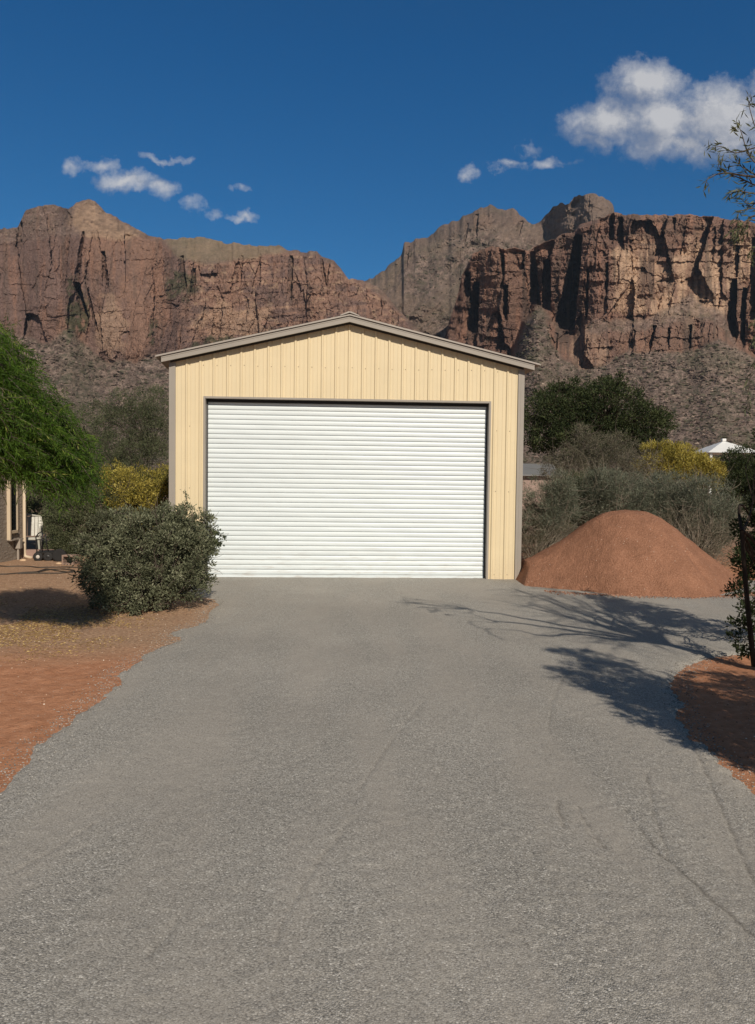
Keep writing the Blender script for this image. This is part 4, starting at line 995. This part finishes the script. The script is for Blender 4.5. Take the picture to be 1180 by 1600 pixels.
# bright feathery tree hanging in from the left
def feather_tree():
    base = np.array([-5.1, 5.8, 0.0]); root = empty('acacia_tree', tuple(base))
    tag(root, 'bright green tree with long feathery drooping leaves hanging in from the left', 'tree')
    Y0 = 6.25
    bl = [BL(-30,640,Y0,90,110,.7), BL(25,640,Y0,66,84,.6), BL(70,672,Y0,52,62,.5), BL(5,560,Y0-.1,34,60,.4), BL(-50,560,Y0,70,80,.6), BL(55,715,Y0,66,34,.5), BL(-30,700,Y0,70,50,.5), BL(105,690,Y0+.1,34,44,.35), BL(85,742,Y0,44,26,.3), BL(-120,600,Y0,80,110,.8), BL(125,730,Y0+.1,26,26,.25)]
    n = 2900; cc, dd = clumps_in(bl, n)
    pos = []; dr = []; tone = []; paths = []
    for i in range(n):
        right = np.array([0.60+rng.normal(0,.30), rng.normal(0,.45), -0.20+rng.normal(0,.30)]); right /= np.linalg.norm(right)
        L = rng.uniform(0.16, 0.42); m = 30
        t = np.linspace(0, 1, m)[:,None]; p = cc[i]+right*L*(t-0.5)+np.array([0,0,-1])*L*rng.uniform(.12,.5)*(t**2)
        tg = right+np.array([0,0,-1.1])*t; tg /= np.linalg.norm(tg, axis=1, keepdims=True)
        sd = rng.normal(size=3); sd = np.cross(tg, sd); sd /= np.linalg.norm(sd, axis=1, keepdims=True)
        sg = np.where(np.arange(m)%2, 1, -1)[:,None]
        pos.append(p); dr.append(tg*0.8+sd*sg*0.6+rng.normal(0,.18,(m,3))); tone.append(np.full(m, rng.normal(.48,.17))+rng.normal(0,.14,m))
        if i % 3 == 0: paths.append((p[::5]-base, np.linspace(0.003, 0.001, len(p[::5]))))
    pos = np.concatenate(pos); dr = np.concatenate(dr); tone = np.concatenate(tone)
    link('crown', leaves_mesh('crown', pos-base, dr, 0.052, 0.0068, tone), L_BRIGHT, root)
    top = np.array([-5.0, 6.0, 2.0]); paths.append((curve([0,0,-.05], top-base, np.array([.1,0,0]), 8), np.linspace(.11,.08,8)))
    hubs = []
    for k_ in range(9):
        e = cc[rng.integers(n)]; paths.append((curve(top-base, e-base, np.array([0,0,.35]), 9, .02), np.linspace(.06,.012,9))); hubs.append(e)
    hubs = np.array(hubs)
    for k_ in rng.choice(n, 150, replace=False):
        e = cc[k_]; h = hubs[np.argmin(np.linalg.norm(hubs-e, axis=1))]
        paths.append((curve(h-base, e-base, rng.normal(0,.05,3), 5), np.linspace(.008,.002,5)))
    link('trunk', tubes_mesh('trunk', paths, 6), BARK, root)
feather_tree()

# trees at the right edge: one in the picture, the taller one just outside casts the long shadow
plant('dark_tree', 'dark leafy tree with a thin trunk at the right edge of the drive', 'tree', (G(1178,1046)[0], G(1178,1046)[1], 0.08),
      [BL(1215,800,7.8,46,70,.45), BL(1208,890,7.7,46,60,.4), BL(1188,950,7.5,26,30,.25), BL(1215,700,7.9,28,50,.35), BL(1200,770,7.9,28,24,.25), BL(1170,880,7.6,20,22,.18), BL(1164,985,6.9,20,44,.16), BL(1150,1010,6.8,10,20,.1), BL(1250,850,7.6,60,200,.5), BL(1172,1052,6.6,22,12,.22), BL(1152,915,7.4,12,16,.12), BL(1172,825,7.7,20,26,.2), BL(1160,850,7.7,14,16,.14), BL(1170,1015,6.8,14,20,.14)],
      560, 40, 0.072, (0.038,0.016), L_SHADE, BARKD, 0.027, 130, 0.003, single=True, fork=1.2, out_twigs=200, names=('crown','trunk'), zmin=0.1)
def hang_branch():
    base = np.array([4.55, 3.15, 0.0]); root = empty('willow_tree', tuple(base))
    tag(root, 'tall airy tree whose thin branches with narrow leaves hang in at the upper right', 'tree')
    pos = []; dr = []; paths = []
    top = base+np.array([-.15,.25,2.9])
    paths.append((curve([0,0,-.05], top-base, np.array([.25,.1,0]), 10), np.linspace(.10,.07,10)))
    hubs = [top]
    # crown that throws the feathered shadow on the drive
    for k_ in range(24):
        a = rng.uniform(0, 6.28); r_ = rng.uniform(.7, 2.3); e = base+np.array([r_*math.cos(a), r_*math.sin(a)*.9+.5, rng.uniform(3.5, 4.9)])
        e[1] = min(e[1], 4.7)
        if e[0] < 0.62*e[1]+0.5: e[0] = 0.62*e[1]+0.5+rng.uniform(0,.5)
        e[0] = max(e[0], 3.6)
        paths.append((curve(top-base, e-base, np.array([0,0,.25]), 9, .03), np.linspace(.03,.006,9))); hubs.append(e)
        for q in range(8):
            s = e+(top-e)*rng.uniform(0,.55); d = rng.normal(size=3)*np.array([1,1,.5])+np.array([0,0,-.2]); d /= np.linalg.norm(d); L = rng.uniform(.35,.8)
            f_ = s+d*L
            if f_[0] < 0.56*f_[1]+0.2: continue
            c = curve(s, f_, np.array([0,0,.1]), 8); paths.append((c-base, np.linspace(.006,.002,8)))
            i = rng.integers(1, 8, 20); pos.append(c[i]+rng.normal(0,.03,(20,3))); dr.append(d+rng.normal(0,.6,(20,3))+np.array([0,0,-.4]))
    # the visible hanging twigs, at y ~ 4.7
    def twig(pts, Yc, nl, spread=0.012):
        p = np.array([P(u, v, Yc+dy) for u, v, dy in pts]); m = 24
        t = np.linspace(0, len(p)-1, m); c = np.stack([np.interp(t, range(len(p)), p[:,i]) for i in range(3)], -1)
        for i in range(3): c[1:-1,i] = (c[:-2,i]+2*c[1:-1,i]+c[2:,i])/4
        paths.append((c-base, np.linspace(.0055,.0014,m)))
        i = rng.integers(m//4, m, nl); tg = np.gradient(c, axis=0)[i]; tg /= np.linalg.norm(tg, axis=1, keepdims=True)
        pos.append(c[i]+rng.normal(0,spread,(nl,3))); dr.append(tg*.8+rng.normal(0,.55,(nl,3))+np.array([0,0,-.25]))
    tw = [([(1260,215,0),(1210,190,0),(1180,200,0),(1172,172,0),(1168,150,0)],34), ([(1260,260,0),(1200,225,0),(1165,235,0),(1148,240,0),(1128,228,0),(1106,232,0)],46),
          ([(1260,300,.1),(1185,292,.1),(1160,280,.1),(1140,272,.1),(1122,262,.1),(1124,240,.1)],60), ([(1250,330,0),(1190,305,0),(1165,300,0),(1150,298,0),(1138,305,0)],40),
          ([(1135,270,.1),(1120,272,.1),(1105,280,.1),(1100,298,.1)],16), ([(1240,280,0),(1180,255,0),(1168,240,0),(1158,205,0),(1150,190,0)],40),
          ([(1250,360,0),(1200,330,0),(1175,325,0),(1155,330,0),(1152,345,0)],40), ([(1260,390,0),(1200,350,0),(1170,342,0),(1155,352,0),(1145,362,0)],34),
          ([(1250,440,0),(1200,400,0),(1178,385,0),(1172,410,0)],26), ([(1250,560,0),(1205,545,0),(1180,560,0),(1170,600,0),(1168,640,0)],40), ([(1250,250,0),(1200,180,0),(1185,160,0)],20), ([(1240,480,0),(1200,470,0),(1180,500,0),(1178,540,0)],30),
          ([(1170,340,.1),(1165,360,.1),(1155,365,.1),(1150,372,.1)],30), ([(1200,290,.05),(1176,270,.05),(1160,262,.05),(1150,248,.05)],36), ([(1200,310,.05),(1180,318,.05),(1166,318,.05),(1157,310,.05)],36)]
    anchor = np.array(P(1255, 300, 4.7))
    for pts, nl in tw: twig(pts, 4.7, nl)
    lim = [np.array(P(u, v, Y)) for u, v, Y in ((1345,270,4.5), (1350,400,4.4), (1335,560,4.5))]
    for L_ in lim: paths.append((curve(top-base, L_-base, np.array([0,0,.25]), 10, .02), np.linspace(.04,.016,10)))
    for pts, nl in tw:
        p = P(pts[0][0], pts[0][1], 4.7+pts[0][2]); L_ = min(lim, key=lambda q: np.linalg.norm(q-p))
        paths.append((curve(L_-base, p-base, rng.normal(0,.07,3), 8, .01), np.linspace(.012,.0055,8)))
    pos = np.concatenate(pos); dr = np.concatenate(dr)
    link('crown', leaves_mesh('crown', pos-base, dr, 0.055, 0.0095, rng.normal(.5,.25,len(pos))), L_MID, root)
    link('trunk', tubes_mesh('trunk', paths, 5), BARK, root)
hang_branch()
_sx, _sy = 0.12, 0.35
plant('shrub', 'tall leafy shrub on the red soil just right of the drive, shading it', 'shrub', (3.25, 3.15, 0.05),
      [(np.array([x+_sx,y+_sy,z]), np.array(r_)) for x, y, z, r_ in ((3.1,2.6,1.0,(.6,.5,.6)), (2.95,2.85,1.35,(.6,.55,.55)), (3.0,2.9,2.0,(.42,.42,.4)), (3.35,2.7,1.0,(.6,.6,.7)), (2.72,2.9,1.6,(.32,.36,.42)), (3.5,3.6,1.2,(.5,.5,.5)), (2.6,2.8,2.15,(.14,.2,.2)), (2.95,3.0,2.55,(.12,.14,.26)), (2.5,2.8,1.2,(.18,.2,.16)), (3.2,3.0,2.5,(.14,.14,.24)))],
      720, 48, 0.085, (0.08,0.013), L_MID, BARK, 0.03, 160, 0.004, out_twigs=320)

# bushes standing farther out on the plain, one by one
FB = 'desert bushes on the plain beyond the lot'
spots = []
k_ = 0
kinds = [('low olive', L_MID), ('grey green', L_GREY), ('dark green', L_DARK)]
far_u = [('left', 20, 34), ('left', 75, 46), ('left', 140, 60), ('left', 205, 40), ('left', 245, 75), ('right', 840, 36), ('right', 880, 62), ('right', 1000, 70), ('right', 1060, 42), ('right', 1110, 55), ('right', 1150, 38), ('right', 1185, 62), ('right', 1225, 45)]
ordn = ['first', 'second', 'third', 'fourth', 'fifth', 'sixth', 'seventh', 'eighth']
cnt = {'left': 0, 'right': 0}
for i, (side, u, Y) in enumerate(far_u):
    x = P(u, 750, Y)[0]; r_ = rng.uniform(.9, 1.7)*(Y/50)**.5; kn, lm = kinds[i % 3]
    lab = '%s desert bush far off %s of the garage, %s of these from the left' % (kn, side, ordn[cnt[side]]); cnt[side] += 1
    plant('desert_bush', lab, 'bush', (x, Y, 0), [(np.array([x, Y, r_*.6]), np.array([r_, r_, r_*.7])), (np.array([x+r_*.4, Y, r_*.9]), np.array([r_*.6, r_*.6, r_*.5]))],
          110, 26, 0.35, (0.16,0.07), lm, BARK, 0.05, 10, 0.02, group=FB)

# dry litter under the feathery tree
def litter():
    n = 26000; X = rng.uniform(-6.2, -2.2, n); Y = rng.normal(8.0, .8, n); d = fbm(X/.5, Y/.5, 0, 3, 91)
    keep = (d > .42) & ~inpoly(X, Y, DRIVE) & (X < -2.5-rng.random(n)*1.2) & (Y > 6.6); X, Y = X[keep], Y[keep]
    z = soil_h(X, Y)+0.05*sstep(-X, 2.6, 4.5)+0.006
    pos = np.stack([X, Y, z], -1); dr = rng.normal(size=pos.shape)*np.array([1,1,.12])
    tag(link('leaf_litter', leaves_mesh('leaf_litter', pos, dr, 0.028, 0.006, rng.random(len(pos))**1.6), L_STRAW), 'dry straw coloured leaf litter spread over the soil left of the drive', 'leaf litter', kind='stuff')
litter()

# ------------------------------------------------------------------ house at the left
def build_house():
    x0 = -7.42; root = empty('house', (x0, 15.0, 0)); tag(root, 'brown stucco house corner with cream trims at the left edge, behind the feathery tree', 'house')
    def m(t, b):
        o = objco(t); n = t.noise(o, 28, 5, 0.65); mp = t.new('ShaderNodeMapping'); t.l.new(o, mp.inputs[0]); mp.inputs['Scale'].default_value = (1,.35,1)
        n2 = t.noise(mp.outputs[0], 22, 4, 0.6)
        t.l.new(t.ramp(n, [(0.3,(0.25,0.21,0.175)),(0.7,(0.35,0.30,0.25))]), b.inputs['Base Color']); t.l.new(t.bump(n2, 1.0, 0.03), b.inputs['Normal'])
    st = material('stucco', m, rough=0.95, spec=0.1); cr = material('cream_trim', m_paint((0.62,0.50,0.36), dust=False)); gl = material('window_glass', color=(0.012,0.015,0.02), rough=0.08, spec=0.6)
    mb = MB(); mb.box(-6.5, 0.0, -6.0, 0.47, 0.0, 2.62); mb.build('wall', st, root)
    rf = MB(); rf.prism([(-6.9,2.62),(0.35,2.62),(0.35,2.78),(-3.2,3.5),(-6.9,2.78)], -6.3, 0.8); rf.build('roof', material('house_roof', m_paint((0.25,0.22,0.2), dust=False)), root)
    wn = MB(); ya = P(10,800,1)[0]; YY = lambda u: x0/P(u, 800, 1)[0] - 15.0
    y1 = YY(12.5); y2 = YY(25)
    wn.box(0.0, 0.07, y1-0.05, y1, 0.44, 2.2); wn.box(0, .03, y2, y2+.05, 0.62, 2.2); wn.box(0, .07, y1+.001, y2+.05, 2.2, 2.26); wn.box(0, .05, y1+.001, y2-.001, .56, .62)
    fr = wn.build('window_frame', cr, root, bevel=0.004)
    MB().box(0.001, 0.012, y1+.001, y2-.001, .62, 2.2).build('window_pane', gl, root)
    MB().box(0.0, 0.10, y1-.05, y2+.12, 0.42, 0.439).build('ledge', st, root)
    d = MB(); yd = 0.42; d.tube([(0.045, yd, 2.6), (0.045, yd, 0.14), (0.06, yd, 0.05), (0.20, yd, 0.015)], 0.034, 10); d.build('downspout', cr, root, smooth=True)
    bx = MB(); yb = YY(24); bx.box(0.02, 0.12, yb-.05, yb+.05, 0.24, 0.43); bx.box(0.04, .075, yb-.02, yb+.015, 0.0, 0.239); bx.build('utility_box', material('grey_box', m_paint((0.36,0.31,0.26), dust=False)), root, bevel=0.003)
build_house()

# white plastic chair by the house corner
def chair():
    p = P(50, 860, 15.9); root = empty('garden_chair', (p[0]-0.08, 15.9, 0.0), math.radians(200)); tag(root, 'weathered white plastic garden chair beside the house corner', 'chair')
    pm = material('white_plastic', m_paint((0.50,0.48,0.41), dirt=.3, dust=False))
    s = MB(); s.sweepx([(-.22,.40),(.20,.42),(.22,.40),(.22,.365),(-.22,.365)], -.23, .23); s.build('seat', pm, root, bevel=.008)
    b = MB()
    for i in range(7):
        x = -.21+i*.07; b.add([(x-.028,-.21,.43),(x+.028,-.21,.43),(x+.031,-.33,.84),(x-.031,-.33,.84),(x-.028,-.235,.43),(x+.028,-.235,.43),(x+.031,-.355,.84),(x-.031,-.355,.84)],[(0,1,2,3),(4,7,6,5),(0,4,5,1),(1,5,6,2),(2,6,7,3),(3,7,4,0)])
    b.tube([(-.25,-.2,.42),(-.255,-.3,.70),(-.21,-.345,.85),(0,-.36,.885),(.21,-.345,.85),(.255,-.3,.70),(.25,-.2,.42)], .02, 8); b.build('backrest', pm, root)
    for x in (-.22,.22):
        for y in (-.21,.2): l = MB(); l.tube([(x,y,.385),(x*1.12,y*1.15,0.0)], [.026,.018], 8); l.build('leg', pm, root)
        a = MB(); a.tube([(x*1.1,.19,.385),(x*1.15,.20,.60),(x*1.15,.10,.635),(x*1.12,-.27,.64)], .018, 8); a.build('armrest', pm, root)
chair()
# black cart with wheels
def cart():
    p = G(68, 877); root = empty('garden_cart', (p[0], p[1], 0.0), math.radians(12)); tag(root, 'black wheeled garden cart with tubular frame between the house and the dark shrub', 'cart')
    bk = material('black_metal', color=(0.015,0.015,0.016), rough=0.5); tr = material('tyre_rubber', color=(0.018,0.017,0.017), rough=0.85); hb = material('hub_white', m_paint((0.55,0.50,0.45), dust=False))
    f = MB(); f.tube([(-.12,0,.17),(-.13,0,.30),(-.14,0,.50),(-.09,0,.57),(-.03,0,.60)], .012, 8)
    f.tube([(-.02,0,.17),(-.03,0,.45),(.0,0,.58)], .011, 8); f.tube([(.10,0,.17),(.05,0,.40),(.04,0,.56)], .011, 8); f.tube([(-.13,0,.44),(.06,0,.44)], .009, 8); f.tube([(-.14,.3,.5),(-.14,0,.50)], .009, 8)
    f.tube([(-.22,0,.36),(-.12,0,.35)], .010, 6); f.build('handle_frame', bk, root, smooth=True)
    d = MB(); d.box(-.14,.30,-.02,.42,.165,.19); d.tube([(-.14,-.02,.19),(.3,-.02,.19),(.3,-.02,.24)], .01, 6); d.build('deck', bk, root)
    for x in (-.10, .09):
        for y in (0.0, .38):
            wh = empty('wheel', (x, y, .095)); wh.parent = root
            MB().lathe([(.048,-.03),(.085,-.034),(.094,-.02),(.095,0),(.094,.02),(.085,.034),(.048,.03)], 24, axis='y').build('tyre', tr, wh, smooth=True)
            hm = hb if x < 0 else bk
            MB().lathe([(.016,-.037),(.018,-.036),(.047,-.026),(.047,.026),(.018,.036),(.016,.037)], 20, axis='y').build('rim', hm, wh)
cart()
# spare wheel leaning dark at the shrub
def tyre():
    p = G(88, 879); root = MB().lathe([(.08,-.045),(.12,-.055),(.135,-.03),(.138,0),(.135,.03),(.12,.055),(.08,.045)], 28, axis='y').build('spare_tyre', material('old_rubber', color=(0.013,0.012,0.012), rough=0.9), None, smooth=True)
    root.location = (p[0], p[1]+.15, .125); root.rotation_euler = (math.radians(-12), 0, math.radians(10)); tag(root, 'black tyre standing in the shade between the cart and the concrete block', 'tyre')
tyre()
def block(u, v, rz, label, sx=.125, sy=.2, sz=.19, hole=True, colr=((0.22,0.15,0.12),(0.36,0.26,0.21)), name='concrete_block'):
    p = G(u, v); m = MB()
    if hole:
        # open hole seen end on: frame extruded along y
        a, t = sx, .03
        m.box(-a, -a+t, -sy/2, sy/2, 0, sz); m.box(a-t, a, -sy/2, sy/2, 0, sz); m.box(-a+t, a-t, -sy/2, sy/2, 0, t); m.box(-a+t, a-t, -sy/2, sy/2, sz-t, sz)
        m.box(-a+t, a-t, sy/2-.02, sy/2-.002, t, sz-t)
    else: m.box(-sx, sx, -sy/2, sy/2, 0, sz)
    def mm(t_, b):
        n = t_.noise(objco(t_), 60, 5, .7); t_.l.new(t_.ramp(n, [(0.3,colr[0]),(0.7,colr[1])]), b.inputs['Base Color']); t_.l.new(t_.bump(n, .6, .004), b.inputs['Normal'])
    o = m.build(name, material('block_mat', mm, rough=.95, spec=.1), None, bevel=.004); o.location = (p[0], p[1]+sy/2, 0.015); o.rotation_euler = (0,0,rz); tag(o, label, 'block' if hole or sx < .2 else 'block')
block(107, 884, math.radians(-8), 'hollow concrete block standing on the soil left of the rounded shrub')
block(57, 873, math.radians(4), 'low pinkish masonry block behind the cart wheels', .30, .16, .17, False, ((0.26,0.17,0.14),(0.38,0.26,0.22)), 'masonry_block')
def rock(u, v, s, label, cat='rock'):
    p = G(u, v); th = np.linspace(0, math.pi, 10); ph = np.linspace(0, 2*math.pi, 17)[:-1]
    T, Q = np.meshgrid(th, ph, indexing='ij'); d = np.stack([np.sin(T)*np.cos(Q), np.sin(T)*np.sin(Q), np.cos(T)], -1)
    r_ = s*(0.75+.5*fbm(d[...,0]*2+u, d[...,1]*2, d[...,2]*2, 3, 9)); vv = (d*r_[...,None]*np.array([1.4,1,.7])).reshape(-1,3)
    nr, nc = T.shape; i = np.arange(nr*nc).reshape(nr, nc); j = np.roll(i, -1, 1)
    f_ = np.stack([i[:-1], i[1:], j[1:], j[:-1]], -1).reshape(-1,4)
    def mm(t_, b):
        n = t_.noise(objco(t_), 30, 5, .7); t_.l.new(t_.ramp(n, [(0.3,(0.42,0.28,0.17)),(0.7,(0.66,0.48,0.31))]), b.inputs['Base Color'])
    o = link('rock', npmesh('rock', vv, f_, True), material('rock_tan', mm, rough=.9)); o.location = (p[0], p[1], s*.3); tag(o, label, cat)
rock(92, 882, .045, 'small tan rock beside the hollow concrete block')
rock(36, 877, .05, 'tan rock at the foot of the house downspout')
# garden hoses on the soil
def hose(pts, label, r_=.011):
    p = [G(u, v) for u, v in pts]; p = np.array(p); m = 60; t = np.linspace(0, len(p)-1, m)
    c = np.stack([np.interp(t, range(len(p)), p[:,i]) for i in range(3)], -1)
    for _ in range(3): c[1:-1] = (c[:-2]+2*c[1:-1]+c[2:])/4
    c[:,2] = soil_h(c[:,0], c[:,1])+0.05*sstep(-c[:,0],2.6,4.5)*(1-sstep(c[:,1],12,16))+r_
    o = link('garden_hose', tubes_mesh('garden_hose', [(c, np.full(m, r_))], 8), material('hose_rubber', color=(0.055,0.045,0.035), rough=.6)); tag(o, label, 'hose')
hose([(-20,886),(10,888),(40,887),(62,890),(90,889),(130,891)], 'dark garden hose lying straight across the soil, nearest the concrete block')
hose([(-20,903),(10,902),(28,900),(60,898),(72,892),(85,896),(110,900),(130,898)], 'dark garden hose with a bend, lying nearest the viewer')
hose([(28,901),(60,901),(100,901),(118,896),(95,893),(75,895),(60,899)], 'coiled dark garden hose on the soil between two straight hoses', .012)

# white hipped roof far right, grey shed left of the thicket
def far_buildings():
    p = P(1130, 712, 48); root = empty('white_gazebo', (p[0], 48, 0)); tag(root, 'white hipped roof of a small pavilion far off beyond the yellow shrub', 'pavilion')
    wm = material('white_roof', m_paint((0.78,0.78,0.76), dust=False)); ze = P(1130, 709, 48)[2]; zt = P(1122, 689, 48)[2]; h = 1.75
    r_ = MB(); n = 5
    for i in range(n):
        a = 1-i/n; b_ = 1-(i+.9)/n
        z0 = ze+(zt-ze)*i/n; z1 = ze+(zt-ze)*(i+1)/n
        v = [(-h*a,-h*a,z0),(h*a,-h*a,z0),(h*a,h*a,z0),(-h*a,h*a,z0),(-h*b_,-h*b_,z1),(h*b_,-h*b_,z1),(h*b_,h*b_,z1),(-h*b_,h*b_,z1)]
        r_.add(v, [(0,1,5,4),(1,2,6,5),(2,3,7,6),(3,0,4,7),(0,3,2,1),(4,5,6,7)])
    r_.box(-.12,.12,-.12,.12,zt,zt+.15); r_.build('roof', wm, root)
    for x in (-1.45,1.45):
        for y in (-1.45,1.45): q = MB(); q.box(x-.07,x+.07,y-.07,y+.07,0,ze-.002); q.build('post', wm, root)
    p = P(843, 740, 24.3); root = empty('shed', (p[0], 24.3, 0)); tag(root, 'small shed with a grey sheet roof between the garage wall and the thicket', 'shed')
    zt = P(842, 724, 24.6)[2]; zb = P(842, 742, 24)[2]
    MB().add([(-.75,-.5,zb),(.6,-.5,zb),(.6,.7,zt),(-.75,.7,zt),(-.75,-.5,zb-.04),(.6,-.5,zb-.04),(.6,.7,zt-.04),(-.75,.7,zt-.04)], [(0,1,2,3),(4,7,6,5),(0,4,5,1),(1,5,6,2),(2,6,7,3),(3,7,4,0)]).build('roof', material('shed_roof', m_paint((0.20,0.20,0.20), dust=False)), root)
    MB().add([(-.6,-.3,0),(.5,-.3,0),(.5,.6,0),(-.6,.6,0),(-.6,-.3,zb+.02),(.5,-.3,zb+.02),(.5,.6,zb+.3),(-.6,.6,zb+.3)], [(0,3,2,1),(4,5,6,7),(0,1,5,4),(1,2,6,5),(2,3,7,6),(3,0,4,7)]).build('wall', material('pink_wall', m_paint((0.34,0.24,0.20), dust=False)), root)
far_buildings()

# ------------------------------------------------------------------ thin desert haze
def haze():
    mb = MB(); mb.box(-2620, 2620, -620, 2920, -14, 690)
    m = bpy.data.materials.new('haze'); m.use_nodes = True; nt = m.node_tree; nt.nodes.remove(nt.nodes['Principled BSDF'])
    v = nt.nodes.new('ShaderNodeVolumePrincipled'); v.inputs['Color'].default_value = (0.62, 0.78, 1.0, 1); v.inputs['Density'].default_value = 0.00004; v.inputs['Anisotropy'].default_value = 0.0
    nt.links.new(v.outputs[0], nt.nodes['Material Output'].inputs['Volume'])
    tag(mb.build('haze', m), kind='stuff')
haze()
